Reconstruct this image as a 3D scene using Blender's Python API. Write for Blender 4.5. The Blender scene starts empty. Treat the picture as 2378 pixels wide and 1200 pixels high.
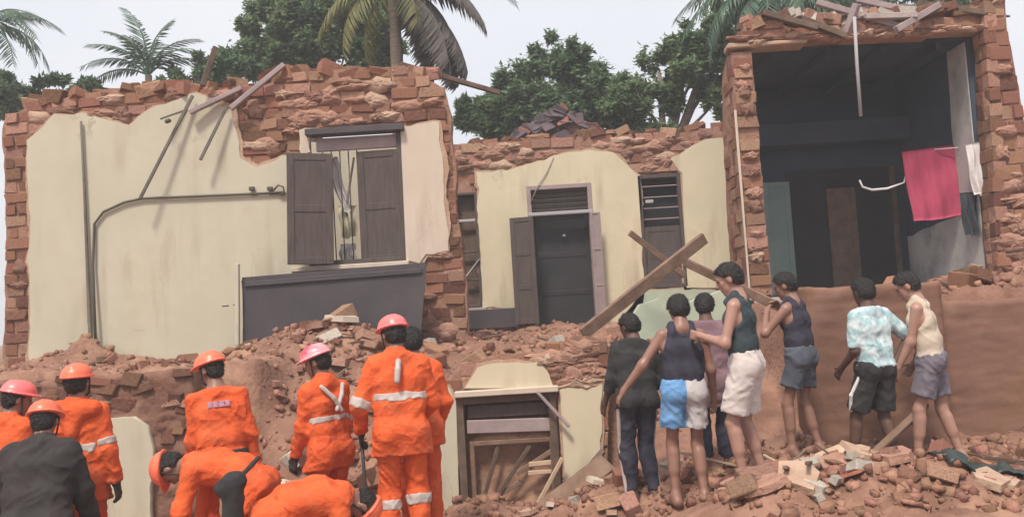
import bpy, bmesh, math, random
import numpy as np
from mathutils import Vector, Matrix

random.seed(7)
rng = np.random.default_rng(7)
R = math.radians
sc = bpy.context.scene
col = sc.collection

# ------------------------------------------------------------------ camera
EYE = Vector((0.0, 0.0, 1.65))
PITCH, ROLL, FPX = R(3.4), R(-3.5), 2000.0
CAM_R = Matrix.Rotation(R(90) + PITCH, 3, 'X') @ Matrix.Rotation(ROLL, 3, 'Z')
cam_d = bpy.data.cameras.new('camera')
cam_d.sensor_width = 36.0
cam_d.lens = 36.0 * FPX / 2378.0
cam_d.clip_end = 2000.0
cam = bpy.data.objects.new('camera', cam_d)
cam.matrix_world = Matrix.Translation(EYE) @ CAM_R.to_4x4()
col.objects.link(cam)
sc.camera = cam

# ------------------------------------------------------------------ sky, sun, exposure
SUN_EL, SUN_AZ = 58.0, 200.0        # high hazy sun, behind and a little left of the camera
world = bpy.data.worlds.new('World')
sc.world = world
world.use_nodes = True
nt = world.node_tree
nt.nodes.clear()
n_out = nt.nodes.new('ShaderNodeOutputWorld')
n_bg = nt.nodes.new('ShaderNodeBackground')
n_sky = nt.nodes.new('ShaderNodeTexSky')
n_sky.sky_type = 'NISHITA'
n_sky.sun_disc = False
n_sky.sun_elevation = R(SUN_EL)
n_sky.sun_rotation = R(SUN_AZ)
n_sky.air_density = 1.0
n_sky.dust_density = 6.0
n_mix = nt.nodes.new('ShaderNodeMix')
n_mix.data_type = 'RGBA'
n_mix.inputs['Factor'].default_value = 0.80          # an even cloud veil over the clear sky
n_mix.inputs[7].default_value = (5.6, 5.65, 5.95, 1)
n_cl = nt.nodes.new('ShaderNodeTexNoise')              # faint cloud tone in the veil
n_cl.inputs['Scale'].default_value = 2.2
n_cl.inputs['Detail'].default_value = 4
n_cr = nt.nodes.new('ShaderNodeValToRGB')
n_cr.color_ramp.elements[0].position, n_cr.color_ramp.elements[1].position = 0.35, 0.7
n_cr.color_ramp.elements[0].color = (5.5, 5.6, 5.95, 1)
n_cr.color_ramp.elements[1].color = (6.3, 6.3, 6.35, 1)
n_tc = nt.nodes.new('ShaderNodeTexCoord')
nt.links.new(n_tc.outputs['Generated'], n_cl.inputs['Vector'])
nt.links.new(n_cl.outputs['Fac'], n_cr.inputs['Fac'])
nt.links.new(n_cr.outputs['Color'], n_mix.inputs[7])
nt.links.new(n_sky.outputs['Color'], n_mix.inputs[6])
nt.links.new(n_mix.outputs[2], n_bg.inputs['Color'])
n_bg.inputs['Strength'].default_value = 0.067
nt.links.new(n_bg.outputs[0], n_out.inputs[0])

sun_d = bpy.data.lights.new('sun', 'SUN')
sun_d.energy = 1.5
sun_d.angle = R(10)
sun_d.color = (1.0, 0.92, 0.80)
sun = bpy.data.objects.new('sun', sun_d)
to_sun = Vector((math.sin(R(SUN_AZ)) * math.cos(R(SUN_EL)), math.cos(R(SUN_AZ)) * math.cos(R(SUN_EL)), math.sin(R(SUN_EL))))
sun.rotation_euler = to_sun.to_track_quat('Z', 'Y').to_euler()
sun.location = (0, 0, 30)
col.objects.link(sun)

sc.view_settings.view_transform = 'Standard'
sc.view_settings.look = 'None'
sc.view_settings.gamma = 1.0
sc.view_settings.use_curve_mapping = False
sc.view_settings.exposure = 1.42
sc.render.engine = 'CYCLES'
sc.cycles.use_denoising = True
sc.cycles.max_bounces = 8
sc.cycles.volume_bounces = 0

# ------------------------------------------------------------------ helpers
def at(px, py, Y):
    """point on the plane y = Y that stands at that place of the view"""
    d = CAM_R @ Vector(((px - 1189.0) / FPX, -(py - 600.0) / FPX, -1.0))
    t = Y / d.y
    return EYE + d * t

def xz(px, py, Y):
    p = at(px, py, Y)
    return (p.x, p.z)

def tag(o, label=None, cat=None, group=None, kind=None):
    if label: o['label'] = label
    if cat: o['category'] = cat
    if group: o['group'] = group
    if kind or cat: o['kind'] = kind or 'thing'
    return o

def empty(name, loc=(0, 0, 0)):
    o = bpy.data.objects.new(name, None)
    o.empty_display_size = 0.1
    o.location = loc
    col.objects.link(o)
    return o

def mesh_obj(name, verts, faces, mat, parent=None, smooth=False):
    me = bpy.data.meshes.new(name)
    me.from_pydata([tuple(v) for v in verts], [], [tuple(f) for f in faces])
    me.update()
    return link_mesh(name, me, mat, parent, smooth)

def np_mesh(name, V, F, mat, parent=None, smooth=True):
    """V (n,3), F (m,3 or 4) as arrays"""
    me = bpy.data.meshes.new(name)
    V = np.ascontiguousarray(V, dtype=np.float32)
    F = np.ascontiguousarray(F, dtype=np.int32)
    k = F.shape[1]
    me.vertices.add(len(V))
    me.vertices.foreach_set('co', V.ravel())
    me.loops.add(F.size)
    me.loops.foreach_set('vertex_index', F.ravel())
    me.polygons.add(len(F))
    me.polygons.foreach_set('loop_start', np.arange(0, F.size, k, dtype=np.int32))
    me.update(calc_edges=True)
    return link_mesh(name, me, mat, parent, smooth)

def link_mesh(name, me, mat, parent=None, smooth=False):
    if mat is not None:
        me.materials.append(mat)
    if smooth:
        me.polygons.foreach_set('use_smooth', [True] * len(me.polygons))
    o = bpy.data.objects.new(name, me)
    col.objects.link(o)
    if parent is not None:
        o.parent = parent
        bpy.context.view_layer.update() if False else None
    return o

def bm_obj(name, bm, mat, parent=None, smooth=False):
    me = bpy.data.meshes.new(name)
    bm.to_mesh(me)
    bm.free()
    return link_mesh(name, me, mat, parent, smooth)

def hash3(i, j, k, seed):
    h = (i.astype(np.uint32) * np.uint32(374761393) + j.astype(np.uint32) * np.uint32(668265263)
         + k.astype(np.uint32) * np.uint32(2147483647) + np.uint32((seed * 2654435761) & 0xffffffff))
    h = (h ^ (h >> np.uint32(13))) * np.uint32(1274126177)
    h = h ^ (h >> np.uint32(16))
    return (h & np.uint32(0xffff)).astype(np.float32) / 65535.0

def vnoise(x, y, z, seed=0):
    """smooth value noise in -1..1"""
    xi, yi, zi = np.floor(x), np.floor(y), np.floor(z)
    fx, fy, fz = x - xi, y - yi, z - zi
    fx, fy, fz = (f * f * (3 - 2 * f) for f in (fx, fy, fz))
    xi, yi, zi = (a.astype(np.int64) for a in (xi, yi, zi))
    r = 0
    for dx in (0, 1):
        wx = fx if dx else 1 - fx
        for dy in (0, 1):
            wy = fy if dy else 1 - fy
            for dz in (0, 1):
                wz = fz if dz else 1 - fz
                r = r + wx * wy * wz * hash3(xi + dx, yi + dy, zi + dz, seed)
    return r * 2 - 1

def fbm2(x, y, seed=0, octaves=4, gain=0.5):
    a, s, f = 1.0, 0.0, 1.0
    z = np.zeros_like(x)
    for o in range(octaves):
        s = s + a * vnoise(x * f, y * f, z + 0.5 + o * 7.3, seed + o)
        a *= gain
        f *= 2.03
    return s

def sstep(a, b, x):
    t = np.clip((x - a) / (b - a), 0, 1)
    return t * t * (3 - 2 * t)

# ------------------------------------------------------------------ materials
def mat(name, base, base2=None, scale=3.0, rough=0.85, bump=0.0, bscale=30.0, detail=6.0, stain=None, stain_scale=1.2,
        stain_at=(0.55, 0.7), spec=0.3, island=0.0, rand=0.0, stretch=None, metal=0.0, ramp=(0.35, 0.65), trans=0.0):
    m = bpy.data.materials.new(name)
    m.use_nodes = True
    t = m.node_tree
    N, L = t.nodes, t.links
    b = N['Principled BSDF']
    b.inputs['Roughness'].default_value = rough
    b.inputs['Metallic'].default_value = metal
    b.inputs['Specular IOR Level'].default_value = spec
    tc = N.new('ShaderNodeTexCoord')
    src = tc.outputs['Object']
    if stretch:
        mp = N.new('ShaderNodeMapping')
        mp.inputs['Scale'].default_value = stretch
        L.new(src, mp.inputs['Vector'])
        src = mp.outputs['Vector']
    c_out = None
    if base2 is not None:
        n = N.new('ShaderNodeTexNoise')
        n.inputs['Scale'].default_value = scale
        n.inputs['Detail'].default_value = detail
        n.inputs['Roughness'].default_value = 0.6
        L.new(src, n.inputs['Vector'])
        cr = N.new('ShaderNodeValToRGB')
        cr.color_ramp.elements[0].position = ramp[0]
        cr.color_ramp.elements[1].position = ramp[1]
        cr.color_ramp.elements[0].color = (*base, 1)
        cr.color_ramp.elements[1].color = (*base2, 1)
        L.new(n.outputs['Fac'], cr.inputs['Fac'])
        c_out = cr.outputs['Color']
    else:
        rgb = N.new('ShaderNodeRGB')
        rgb.outputs[0].default_value = (*base, 1)
        c_out = rgb.outputs[0]
    if stain is not None:
        n = N.new('ShaderNodeTexNoise')
        n.inputs['Scale'].default_value = stain_scale
        n.inputs['Detail'].default_value = 8
        n.inputs['Roughness'].default_value = 0.65
        L.new(src, n.inputs['Vector'])
        cr = N.new('ShaderNodeValToRGB')
        cr.color_ramp.elements[0].position = stain_at[0]
        cr.color_ramp.elements[1].position = stain_at[1]
        L.new(n.outputs['Fac'], cr.inputs['Fac'])
        mx = N.new('ShaderNodeMix')
        mx.data_type = 'RGBA'
        L.new(cr.outputs['Color'], mx.inputs['Factor'])
        L.new(c_out, mx.inputs[6])
        mx.inputs[7].default_value = (*stain, 1)
        c_out = mx.outputs[2]
    if island or rand:
        if island:
            g = N.new('ShaderNodeNewGeometry')
            rs = g.outputs['Random Per Island']
        else:
            g = N.new('ShaderNodeObjectInfo')
            rs = g.outputs['Random']
        a = island or rand
        mr = N.new('ShaderNodeMapRange')
        mr.inputs['To Min'].default_value = 1 - a
        mr.inputs['To Max'].default_value = 1 + a
        L.new(rs, mr.inputs['Value'])
        hs = N.new('ShaderNodeHueSaturation')
        L.new(mr.outputs[0], hs.inputs['Value'])
        mr2 = N.new('ShaderNodeMapRange')
        mr2.inputs['To Min'].default_value = 0.5 - a * 0.06
        mr2.inputs['To Max'].default_value = 0.5 + a * 0.06
        fr = N.new('ShaderNodeMath')
        fr.operation = 'FRACT'
        ml = N.new('ShaderNodeMath')
        ml.operation = 'MULTIPLY'
        ml.inputs[1].default_value = 17.3
        L.new(rs, ml.inputs[0])
        L.new(ml.outputs[0], fr.inputs[0])
        L.new(fr.outputs[0], mr2.inputs['Value'])
        L.new(mr2.outputs[0], hs.inputs['Hue'])
        L.new(c_out, hs.inputs['Color'])
        c_out = hs.outputs['Color']
    L.new(c_out, b.inputs['Base Color'])
    if trans:
        b.inputs['Transmission Weight'].default_value = 0
        tr = N.new('ShaderNodeBsdfTranslucent')
        L.new(c_out, tr.inputs['Color'])
        ms = N.new('ShaderNodeMixShader')
        ms.inputs[0].default_value = trans
        L.new(b.outputs[0], ms.inputs[1])
        L.new(tr.outputs[0], ms.inputs[2])
        L.new(ms.outputs[0], N['Material Output'].inputs['Surface'])
    if bump:
        n = N.new('ShaderNodeTexNoise')
        n.inputs['Scale'].default_value = bscale
        n.inputs['Detail'].default_value = 5
        L.new(src, n.inputs['Vector'])
        bp = N.new('ShaderNodeBump')
        bp.inputs['Strength'].default_value = bump
        bp.inputs['Distance'].default_value = 0.02
        L.new(n.outputs['Fac'], bp.inputs['Height'])
        L.new(bp.outputs[0], b.inputs['Normal'])
    return m

M = {}
M['soil'] = mat('soil', (0.18, 0.095, 0.068), (0.30, 0.17, 0.125), 2.2, 0.95, 0.9, 22, stain=(0.40, 0.24, 0.16), stain_scale=1.1, stain_at=(0.52, 0.72), spec=0.1)
M['clod'] = mat('clod', (0.21, 0.108, 0.076), (0.35, 0.19, 0.138), 9, 0.95, 0.6, 40, island=0.25, spec=0.1)
M['mud'] = mat('mud', (0.17, 0.09, 0.066), (0.25, 0.14, 0.105), 1.6, 0.95, 0.7, 18, stain=(0.34, 0.21, 0.16), stain_scale=2.5, stain_at=(0.55, 0.8), spec=0.1)
M['plinth'] = mat('plinth', (0.18, 0.097, 0.072), (0.235, 0.132, 0.098), 1.3, 0.95, 0.35, 12, stain=(0.17, 0.088, 0.05), stain_scale=1.2, stain_at=(0.5, 0.75), spec=0.1)
M['mortar'] = mat('mortar', (0.23, 0.125, 0.09), (0.35, 0.205, 0.15), 6, 0.95, 0.8, 30, spec=0.1)
M['brick'] = mat('laterite', (0.25, 0.115, 0.074), (0.39, 0.20, 0.14), 7, 0.95, 0.9, 26, rand=0.22, spec=0.1, stain=(0.15, 0.075, 0.05), stain_scale=7, stain_at=(0.5, 0.72))
M['smear'] = mat('mud_smear', (0.30, 0.165, 0.12), (0.40, 0.235, 0.18), 5, 0.95, 0.8, 30, spec=0.1)
M['undercoat'] = mat('undercoat', (0.36, 0.235, 0.17), (0.46, 0.325, 0.245), 5, 0.95, 0.6, 30, spec=0.1)
M['brick_pale'] = mat('laterite_dusty', (0.34, 0.19, 0.14), (0.45, 0.265, 0.195), 6, 0.95, 0.9, 26, rand=0.25, spec=0.1, stain=(0.20, 0.105, 0.07), stain_scale=7, stain_at=(0.5, 0.72))
M['brick_dark'] = mat('laterite_dark', (0.15, 0.073, 0.052), (0.26, 0.13, 0.09), 6, 0.95, 0.8, 45, rand=0.25, spec=0.1)
M['cream_grey'] = mat('cream_plaster_grey', (0.46, 0.425, 0.335), (0.52, 0.48, 0.38), 0.9, 0.8, 0.12, 9, stain=(0.43, 0.36, 0.275), stain_scale=0.8, stain_at=(0.52, 0.8))
M['cream'] = mat('cream_plaster', (0.54, 0.475, 0.345), (0.61, 0.535, 0.395), 1.2, 0.8, 0.12, 9, stain=(0.49, 0.385, 0.26), stain_scale=1.1, stain_at=(0.55, 0.8))
M['pink_plaster'] = mat('pink_plaster', (0.50, 0.42, 0.345), (0.56, 0.475, 0.395), 1.2, 0.8, 0.15, 9)
M['green_plaster'] = mat('green_plaster', (0.34, 0.40, 0.32), (0.44, 0.47, 0.36), 2, 0.8, 0.2, 9, stain=(0.40, 0.33, 0.24), stain_at=(0.5, 0.75))
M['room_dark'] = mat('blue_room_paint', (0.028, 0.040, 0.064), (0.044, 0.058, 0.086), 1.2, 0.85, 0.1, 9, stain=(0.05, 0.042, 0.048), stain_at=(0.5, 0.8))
M['room_pale'] = mat('dado_and_lit_edge_paint', (0.40, 0.38, 0.38), (0.48, 0.45, 0.44), 1.2, 0.85, 0.1, 9, stain=(0.23, 0.23, 0.23), stain_scale=1.6, stain_at=(0.45, 0.7))  # grey dado colour, also used for the painted light along the front edge
M['shutter'] = mat('shutter_paint', (0.068, 0.051, 0.048), (0.095, 0.074, 0.070), 3, 0.7, 0.2, 18, stretch=(6, 6, 1))
M['panel'] = mat('panel_paint', (0.055, 0.047, 0.055), (0.078, 0.067, 0.075), 1.5, 0.65, 0.12, 10, stain=(0.12, 0.09, 0.08), stain_at=(0.55, 0.8))
M['wood'] = mat('weathered_wood', (0.14, 0.085, 0.058), (0.225, 0.145, 0.105), 5, 0.85, 0.4, 20, stretch=(1, 1, 1))
M['wood_dark'] = mat('dark_wood', (0.085, 0.055, 0.042), (0.145, 0.098, 0.075), 5, 0.85, 0.4, 20)
M['wood_pale'] = mat('pale_wood', (0.42, 0.30, 0.21), (0.52, 0.385, 0.28), 5, 0.85, 0.3, 20)
M['lilac_board'] = mat('lilac_board', (0.27, 0.21, 0.215), (0.34, 0.27, 0.27), 5, 0.8, 0.2, 20)
M['concrete'] = mat('concrete', (0.30, 0.255, 0.245), (0.40, 0.345, 0.325), 4, 0.9, 0.4, 25)
M['grey_rubble'] = mat('grey_rubble', (0.36, 0.32, 0.275), (0.48, 0.43, 0.37), 6, 0.9, 0.5, 30, rand=0.2)
M['roof_dark'] = mat('old_roof_tile', (0.075, 0.058, 0.068), (0.13, 0.095, 0.105), 6, 0.85, 0.4, 30, rand=0.25)
M['roof_red'] = mat('red_roof_tile', (0.28, 0.10, 0.06), (0.37, 0.16, 0.10), 6, 0.85, 0.4, 30, rand=0.25)
M['door_dark'] = mat('dark_door', (0.022, 0.021, 0.027), (0.034, 0.031, 0.037), 3, 0.7, 0.1, 12)
M['void'] = mat('opening_shade', (0.016, 0.015, 0.02), (0.025, 0.023, 0.028), 2, 0.9)  # near-black colour standing for the shade inside openings
M['green_door'] = mat('grey_green_door', (0.115, 0.165, 0.16), (0.15, 0.205, 0.195), 2, 0.7, 0.1, 12)
M['pink_cloth'] = mat('pink_cloth', (0.38, 0.05, 0.105), (0.46, 0.07, 0.14), 14, 0.9, 0.5, 30, stretch=(1, 1, 0.3))
M['white_cloth'] = mat('white_cloth', (0.62, 0.58, 0.58), (0.70, 0.67, 0.66), 9, 0.9, 0.4, 30)
M['dark_cloth'] = mat('dark_cloth', (0.03, 0.035, 0.045), (0.05, 0.055, 0.065), 9, 0.9, 0.4, 30)
M['cable'] = mat('cable', (0.10, 0.088, 0.07), None, rough=0.7)
M['pipe'] = mat('pipe', (0.11, 0.098, 0.082), (0.16, 0.14, 0.115), 8, 0.7)
M['rod'] = mat('pale_rod', (0.36, 0.35, 0.37), None, rough=0.6)
M['white_pipe'] = mat('white_pipe', (0.65, 0.63, 0.66), None, rough=0.5)
M['pot'] = mat('cream_pot', (0.55, 0.52, 0.40), (0.62, 0.58, 0.45), 8, 0.7)
# vegetation
M['leaf'] = mat('leaf', (0.105, 0.17, 0.082), (0.175, 0.245, 0.115), 0.6, 0.6, island=0.4, trans=0.45)
M['leaf_dark'] = mat('leaf_dark', (0.095, 0.165, 0.085), (0.155, 0.23, 0.12), 0.6, 0.6, island=0.4, trans=0.45)
M['leaf_yellow'] = mat('leaf_yellow', (0.09, 0.13, 0.04), (0.15, 0.18, 0.06), 0.6, 0.6, island=0.35, trans=0.3)
M['frond'] = mat('frond', (0.055, 0.11, 0.07), (0.09, 0.15, 0.095), 0.8, 0.55, island=0.3, trans=0.2)
M['frond_yellow'] = mat('frond_yellow', (0.14, 0.15, 0.05), (0.20, 0.19, 0.07), 0.8, 0.6, island=0.3, trans=0.25)
M['frond_dead'] = mat('frond_dead', (0.075, 0.065, 0.062), (0.115, 0.098, 0.09), 0.8, 0.8, island=0.3)
M['bark'] = mat('bark', (0.13, 0.10, 0.08), (0.21, 0.165, 0.13), 6, 0.95, 0.8, 20, stretch=(1, 1, 4))
# people
M['orange'] = mat('orange_fabric', (0.58, 0.085, 0.02), (0.68, 0.115, 0.03), 5, 0.8, 0.5, 34, stain=(0.46, 0.13, 0.06), stain_scale=3.0, stain_at=(0.52, 0.78))
M['orange_deep'] = mat('orange_trouser_fabric', (0.50, 0.068, 0.02), (0.60, 0.095, 0.028), 5, 0.8, 0.5, 34, stain=(0.40, 0.12, 0.06), stain_scale=3.0, stain_at=(0.5, 0.75))
M['seam'] = mat('dark_orange_seam', (0.42, 0.055, 0.016), (0.50, 0.07, 0.02), 5, 0.8)
M['helmet'] = mat('orange_helmet', (0.78, 0.14, 0.075), (0.82, 0.17, 0.09), 3, 0.35, spec=0.5)
M['helmet_pink'] = mat('pink_helmet', (0.74, 0.14, 0.14), (0.80, 0.20, 0.20), 3, 0.35, spec=0.5)
M['helmet_red'] = mat('red_helmet', (0.62, 0.06, 0.10), (0.75, 0.30, 0.34), 5, 0.35, spec=0.5, ramp=(0.45, 0.55))
M['band'] = mat('reflective_tape', (0.36, 0.31, 0.29), (0.47, 0.41, 0.39), 14, 0.45)
M['skin'] = mat('skin', (0.23, 0.118, 0.088), (0.27, 0.145, 0.108), 6, 0.42, 0.08, 50, spec=0.45)
M['skin_dark'] = mat('skin_dark', (0.095, 0.048, 0.036), (0.12, 0.06, 0.046), 6, 0.6, 0.05, 60, spec=0.4)
M['skin_pale'] = mat('skin_pale', (0.33, 0.18, 0.14), (0.38, 0.215, 0.165), 6, 0.42, 0.08, 50, spec=0.45)
M['hair'] = mat('hair', (0.012, 0.010, 0.011), (0.03, 0.025, 0.024), 60, 0.55, 0.6, 120, spec=0.4)
M['black'] = mat('black_fabric', (0.022, 0.021, 0.022), (0.038, 0.036, 0.037), 9, 0.85, 0.3, 18)
M['backpack'] = mat('backpack_fabric', (0.026, 0.022, 0.023), (0.042, 0.035, 0.034), 6, 0.85, 0.4, 22)
M['navy'] = mat('navy_fabric', (0.026, 0.025, 0.042), (0.042, 0.04, 0.06), 9, 0.85, 0.3, 18)
M['teal_navy'] = mat('teal_navy_fabric', (0.025, 0.04, 0.05), (0.04, 0.058, 0.068), 9, 0.85, 0.3, 18)
M['white_shorts'] = mat('white_shorts_fabric', (0.50, 0.44, 0.43), (0.58, 0.52, 0.50), 6, 0.85, 0.35, 14)
M['plum'] = mat('plum_fabric', (0.15, 0.085, 0.105), (0.21, 0.13, 0.15), 6, 0.85, 0.35, 14)
M['grey_shorts'] = mat('slate_shorts_fabric', (0.062, 0.072, 0.095), (0.09, 0.10, 0.125), 6, 0.85, 0.35, 14)
M['blue_grey'] = mat('blue_grey_fabric', (0.13, 0.115, 0.15), (0.18, 0.16, 0.19), 6, 0.85, 0.35, 14)
M['beige'] = mat('beige_fabric', (0.47, 0.39, 0.31), (0.53, 0.45, 0.37), 6, 0.85, 0.3, 14)
M['pattern'] = mat('teal_pattern_shirt', (0.24, 0.42, 0.46), (0.56, 0.63, 0.66), 15, 0.85, 0.2, 18, detail=3, ramp=(0.36, 0.60))
M['boot'] = mat('boot_rubber', (0.02, 0.018, 0.018), (0.04, 0.035, 0.032), 12, 0.6)
M['sandal'] = mat('sandal_rubber', (0.20, 0.13, 0.12), (0.27, 0.19, 0.18), 9, 0.7)
M['eye'] = mat('eye', (0.03, 0.02, 0.02), None, rough=0.2)
M['glove'] = mat('glove', (0.035, 0.028, 0.025), (0.06, 0.045, 0.04), 20, 0.85)
M['steel'] = mat('dark_steel', (0.045, 0.04, 0.042), (0.08, 0.072, 0.072), 9, 0.5, metal=0.3)
M['lettering'] = mat('shirt_print', (0.34, 0.17, 0.22), None, rough=0.8)

def weather(m, crack=(0.16, 0.115, 0.085), drip=(0.33, 0.26, 0.19)):
    """hairline cracks and run-down stains on a plaster"""
    N, L = m.node_tree.nodes, m.node_tree.links
    b = N['Principled BSDF']
    src = b.inputs['Base Color'].links[0].from_socket
    tc = N.new('ShaderNodeTexCoord')
    def noise(scale, vec, detail=5):
        n = N.new('ShaderNodeTexNoise')
        n.inputs['Scale'].default_value = scale
        n.inputs['Detail'].default_value = detail
        L.new(vec, n.inputs['Vector'])
        return n
    def ramp(sock, a, c, inv=False):
        r = N.new('ShaderNodeMapRange')
        r.inputs['From Min'].default_value, r.inputs['From Max'].default_value = a, c
        r.inputs['To Min'].default_value, r.inputs['To Max'].default_value = (1, 0) if inv else (0, 1)
        L.new(sock, r.inputs['Value'])
        return r.outputs[0]
    def mul(a, c):
        q = N.new('ShaderNodeMath')
        q.operation = 'MULTIPLY'
        L.new(a, q.inputs[0])
        if isinstance(c, float): q.inputs[1].default_value = c
        else: L.new(c, q.inputs[1])
        return q.outputs[0]
    mp = N.new('ShaderNodeMapping')
    mp.inputs['Scale'].default_value = (3.4, 3.4, 0.5)
    L.new(tc.outputs['Object'], mp.inputs['Vector'])
    f = mul(ramp(noise(1.3, mp.outputs[0]).outputs['Fac'], 0.52, 0.74), ramp(noise(0.7, tc.outputs['Object']).outputs['Fac'], 0.42, 0.62))
    m1 = N.new('ShaderNodeMix')
    m1.data_type = 'RGBA'
    L.new(mul(f, 0.75), m1.inputs['Factor'])
    L.new(src, m1.inputs[6])
    m1.inputs[7].default_value = (*drip, 1)
    ad = N.new('ShaderNodeVectorMath')
    ad.operation = 'MULTIPLY_ADD'
    ad.inputs[1].default_value = (0.5, 0.5, 0.5)
    L.new(noise(2.5, tc.outputs['Object']).outputs['Color'], ad.inputs[0])
    L.new(tc.outputs['Object'], ad.inputs[2])
    vo = N.new('ShaderNodeTexVoronoi')
    vo.feature = 'DISTANCE_TO_EDGE'
    vo.inputs['Scale'].default_value = 0.75
    L.new(ad.outputs[0], vo.inputs['Vector'])
    c = mul(ramp(vo.outputs['Distance'], 0.002, 0.007, True), ramp(noise(0.9, tc.outputs['Object']).outputs['Fac'], 0.54, 0.62))
    m2 = N.new('ShaderNodeMix')
    m2.data_type = 'RGBA'
    L.new(mul(c, 0.4), m2.inputs['Factor'])
    L.new(m1.outputs[2], m2.inputs[6])
    m2.inputs[7].default_value = (*crack, 1)
    L.new(m2.outputs[2], b.inputs['Base Color'])
for k_ in ('cream', 'cream_grey', 'pink_plaster'):
    weather(M[k_])

def split_mat():
    """shorts: blue left leg, pale right leg with a dark seam"""
    m = mat('blue_and_white_shorts', (0.10, 0.25, 0.50), (0.16, 0.33, 0.58), 8, 0.85, 0.35, 14)
    N, L = m.node_tree.nodes, m.node_tree.links
    b = N['Principled BSDF']
    src = b.inputs['Base Color'].links[0].from_socket
    tc = N.new('ShaderNodeTexCoord')
    sp = N.new('ShaderNodeSeparateXYZ')
    L.new(tc.outputs['Object'], sp.inputs[0])
    cr = N.new('ShaderNodeValToRGB')
    cr.color_ramp.interpolation = 'CONSTANT'
    e = cr.color_ramp.elements
    e[0].position = 0.0
    e[0].color = (0, 0, 0, 1)
    e[1].position = 0.5
    e[1].color = (1, 1, 1, 1)
    ad = N.new('ShaderNodeMath')
    ad.inputs[1].default_value = 0.5
    L.new(sp.outputs['X'], ad.inputs[0])
    L.new(ad.outputs[0], cr.inputs['Fac'])
    mx = N.new('ShaderNodeMix')
    mx.data_type = 'RGBA'
    L.new(cr.outputs['Color'], mx.inputs['Factor'])
    L.new(src, mx.inputs[6])
    mx.inputs[7].default_value = (0.46, 0.43, 0.44, 1)
    L.new(mx.outputs[2], b.inputs['Base Color'])
    return m
M['split_shorts'] = split_mat()

# ------------------------------------------------------------------ simple solids
def add_box(bm, c, s, rot=None, bevel=0.0, jitter=0.0):
    ret = bmesh.ops.create_cube(bm, size=1.0)
    vs = ret['verts']
    for v in vs:
        v.co = Vector((v.co.x * s[0], v.co.y * s[1], v.co.z * s[2]))
        if jitter:
            v.co += Vector([random.uniform(-jitter, jitter) for _ in range(3)])
    if bevel:
        es = list({e for v in vs for e in v.link_edges})
        r2 = bmesh.ops.bevel(bm, geom=es, offset=bevel, segments=1, affect='EDGES')
        vs = list({v for f in r2['faces'] for v in f.verts} | {v for v in vs if v.is_valid})
    mt = Matrix.Translation(c) @ (rot.to_4x4() if rot is not None else Matrix.Identity(4))
    for v in vs:
        v.co = mt @ v.co
    return vs

def box_obj(name, c, s, m, parent=None, rot=None, bevel=0.008, jitter=0.0):
    """box whose object origin stands at its centre; parent must be unrotated"""
    bm = bmesh.new()
    add_box(bm, Vector((0, 0, 0)), s, None, bevel, jitter)
    o = bm_obj(name, bm, m, parent)
    o.location = Vector(c) - (parent_loc(parent) if parent else Vector((0, 0, 0)))
    if rot is not None:
        o.rotation_euler = rot.to_euler()
    return o

def parent_loc(p):
    v = Vector((0, 0, 0))
    while p is not None:
        v += p.location
        p = p.parent
    return v

def bar_rot(a, b, up=Vector((0, 0, 1))):
    d = (b - a).normalized()
    if abs(d.dot(up)) > 0.97:
        up = Vector((0, 1, 0))
    y = up.cross(d).normalized()
    z = d.cross(y)
    return Matrix((d, y, z)).transposed()

def bar_obj(name, a, b, w, h, m, parent=None, up=Vector((0, 0, 1)), bevel=0.006, jitter=0.004):
    """straight timber from a to b, w wide (across), h thick (along up)"""
    a, b = Vector(a), Vector(b)
    return box_obj(name, (a + b) / 2, ((b - a).length, w, h), m, parent, bar_rot(a, b, up), bevel, jitter)

def tube_mesh(pts, rad, seg=8):
    V, F = [], []
    pts = [Vector(p) for p in pts]
    n = len(pts)
    rads = rad if isinstance(rad, (list, tuple)) else [rad] * n
    prev = None
    for i, p in enumerate(pts):
        d = (pts[min(i + 1, n - 1)] - pts[max(i - 1, 0)]).normalized()
        if prev is None:
            x = d.orthogonal().normalized()
        else:
            x = (prev - d * prev.dot(d)).normalized()
        prev = x
        y = d.cross(x)
        for k in range(seg):
            a = 2 * math.pi * k / seg
            V.append(p + (x * math.cos(a) + y * math.sin(a)) * rads[i])
    for i in range(n - 1):
        for k in range(seg):
            k2 = (k + 1) % seg
            F.append((i * seg + k, i * seg + k2, (i + 1) * seg + k2, (i + 1) * seg + k))
    F.append(tuple(range(seg - 1, -1, -1)))
    F.append(tuple((n - 1) * seg + k for k in range(seg)))
    return V, F

def tube_obj(name, pts, rad, m, parent=None, seg=8):
    pts = [Vector(p) for p in pts]
    base = pts[0].copy()
    V, F = tube_mesh([p - base for p in pts], rad, seg)
    o = mesh_obj(name, V, F, m, parent, True)
    o.location = base - (parent_loc(parent) if parent else Vector((0, 0, 0)))
    return o

def area2(poly):
    return sum(poly[i][0] * poly[(i + 1) % len(poly)][1] - poly[(i + 1) % len(poly)][0] * poly[i][1] for i in range(len(poly))) / 2

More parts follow.
